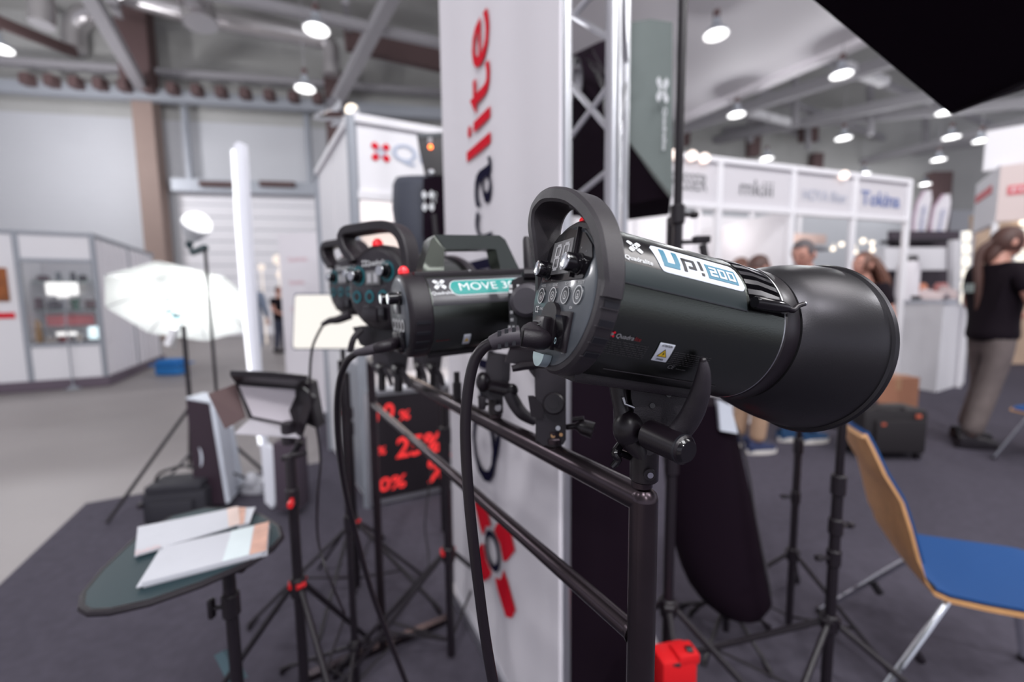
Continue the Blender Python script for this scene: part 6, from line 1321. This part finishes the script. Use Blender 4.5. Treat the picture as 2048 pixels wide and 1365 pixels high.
# ---- the two far heads seen from behind
M3 = frame(P(752, 575, .80), 1.02, -.02); R3 = .078
t = head('flash_head', 'black flash head with teal button rings seen from behind, left of the middle head', M3, R3, .20, P(800, 720, .95), 'rear')
b = MB(); b.pp([(705, 655), (815, 650), (800, 690), (770, 712), (720, 690)], .84, .05); b.build('underside_mount', SATIN, t)
b = MB(); b.tube([P(722, 660, .80), P(707, 678, .79), P(700, 705, .79)], .006, 8, smooth=3); b.build('release_catch', PLAST, t)
M4 = frame(P(690, 571, 1.10), .95, -.02); R4 = .076
t4 = head('flash_head', 'smaller looking black flash head at the far end of the rack, leftmost', M4, R4, .20, P(742, 700, 1.35), 'rear')
b = MB(); b.tube([P(700, 630, 1.05), P(676, 640, 1.05), P(660, 642, 1.05), P(644, 650, 1.05)], [.012, .010, .008, .005], 10, smooth=3); b.build('plug', PLAST, t4)
tc = thing('thin_cable', 'thin black cable hanging from the leftmost flash head', 'cable', P(655, 1250, 1.1))
b = tubepx([(647, 649, 1.05), (634, 672, 1.05), (624, 700, 1.05), (620, 750, 1.07), (622, 800, 1.08), (634, 860, 1.1), (641, 920, 1.1), (636, 980, 1.1), (634, 1050, 1.12), (640, 1100, 1.12), (660, 1160, 1.1), (690, 1230, 1.12)], .0032, 8); b.build('cord', SATIN, tc)
tc = thing('thin_cable', 'thin black cable hanging down in front of the discount board', 'cable', P(860, 1200, 1.7))
b = tubepx([(868, 905, 1.9), (860, 960, 1.85), (852, 1020, 1.8), (850, 1060, 1.78), (857, 1110, 1.75), (856, 1150, 1.72)], .0035, 8); b.build('cord', SATIN, tc)
# brackets hanging under the far heads and middle head, and stand heads beyond the rail
for k, (x, y, w_, d, lab) in enumerate(((762, 715, 20, 1.15, 'black tilt bracket under the leftmost heads, first from the left'), (795, 718, 22, 1.02, 'black tilt bracket below the rear of the middle head, second from the left'), (838, 712, 14, 1.25, 'slim black tilt bracket behind the rail, third from the left'), (866, 715, 20, 1.12, 'black tilt bracket nearest the tall banner'))):
    tt = thing('tilt_bracket', lab, 'bracket', P(x, y+70, d))
    b = MB(); b.pp([(x-w_, y-20), (x+w_, y-20), (x+w_*.7, y+25), (x+w_*.35, y+34), (x-w_*.35, y+34), (x-w_*.8, y+20)], d, .015); b.build('bracket_plate', BR, tt)
    b = MB(); b.cyl(P(x, y+28, d)+V((0, .008, 0)), P(x, y+68, d)+V((0, .008, 0)), .0105, n=12, bev=.002); b.build('spigot_socket', SATIN, tt)
    b = MB(); b.cyl(P(x-w_*.2, y+18, d), P(x+w_*.2, y+24, d-.035), .011, n=14, bev=.002); b.build('tension_knob', SATIN, tt)
    b = MB(); b.tube([P(x+w_*.3, y+22, d-.03), P(x+w_*.8, y+38, d-.03), P(x+w_*1.1, y+58, d-.03)], [.008, .007, .005], 8); b.build('lever_arm', BR, tt)

# ---- small battery head between the middle and the nearest one
t = thing('battery_head', 'small dark flash head with round grey knob and antenna, between the two big heads', 'flash', P(1108, 900, .57))
b = MB(); b.prism([P(1016, 585, .60), P(1024, 560, .60), P(1048, 552, .60), P(1120, 560, .60), P(1120, 690, .60), P(1030, 690, .60), P(1020, 670, .60)], V((.03, .10, 0))); b.build('body', SATIN, t)
b = MB(); b.prism([P(1017, 590, .597), P(1034, 582, .597), P(1034, 686, .597), P(1021, 668, .597)], V((0, .004, 0))); b.build('control_panel', GLOSS, t)
b = MB(); b.cyl(P(1060, 600, .60), P(1052, 602, .555), .024, .022, n=32, bev=.005); b.build('round_knob', mat('knob_grey', (.06, .055, .065), .35), t)
b = MB()
for (x, y, s_) in ((1021, 573, .0025), (1021, 583, .0025), (1023, 625, .002), (1024, 640, .002), (1036, 572, .0018)): b.box(P(x, y, .594), (s_*2, .001, s_*2))
for x in (1019, 1027, 1035): b.box(P(x, 657, .594), (.0032, .001, .0075))
b.box(P(1037, 622, .594), (.006, .001, .004)); b.build('panel_print', MATS['pale_print'], t, kind='stuff')
b = MB(); b.tube([P(1060, 548, .61), P(1057, 520, .61), P(1053, 480, .61), P(1053, 474, .61)], [.0085, .0075, .0055, .004], 14); b.build('antenna', PLAST, t)
b = MB(); b.cyl(P(1060, 556, .61), P(1060, 542, .61), .012, n=16, bev=.002); b.build('antenna_base', PLAST, t)
b = MB(); b.tube([P(1048, 548, .60), P(1070, 548, .60), P(1110, 556, .60)], .009, 10); b.build('top_edge', PLAST, t)
b = MB(); b.pp([(1020, 700), (1140, 704), (1150, 722), (1090, 735), (1010, 726)], .57, .04); b.build('mount_shoe', SATIN, t)
b = MB(); b.tube([P(1024, 738, .555), P(1045, 733, .555), P(1075, 730, .556)], [.0045, .0055, .005], 10); b.build('release_lever', SATIN, t)
b = MB(); b.pp([(1054, 735), (1078, 735), (1080, 880), (1072, 884), (1072, 760), (1060, 745)], .575, .012); b.build('side_arm', BR, t)
b = MB(); b.pp([(1070, 738), (1132, 742), (1132, 880), (1126, 890), (1086, 892), (1074, 882)], .565, .022); b.build('clamp_block', BR, t)
b = MB(); b.cyl(P(1108, 808, .565), P(1107, 808, .556), .0145, n=28, bev=.002); b.cyl(P(1107, 808, .556), P(1107, 808, .5545), .007, n=20); b.build('pivot_disc', SATIN, t)
for (x, y, r) in ((1116, 857, .0032), (1106, 872, .003), (1122, 870, .0024)): b = MB(); b.cyl(P(x, y, .566), P(x, y, .5625), r, n=12); b.build('rivet', STEEL if r > .003 else mat('brass', (.5, .3, .15), .3, 1), t)
b = MB(); b.tube([P(1133, 855, .575), P(1150, 853, .57), P(1165, 855, .565), P(1186, 862, .56)], [.004, .004, .010, .011], 14, smooth=2); b.cyl(P(1145, 840, .57), P(1168, 837, .565), .003); b.build('side_knob', SATIN, t)
b = MB(); b.pp([(1056, 795), (1068, 795), (1088, 815), (1086, 838), (1062, 834)], .562, .01); b.build('catch', PLAST, t)
rc = on_rail(1108); b = MB(); b.cyl(rc+UPV*(ra_+.002), V((rc.x, rc.y, P(1105, 888, .575).z)), .011, n=18); b.build('spigot_socket', SATIN, t)
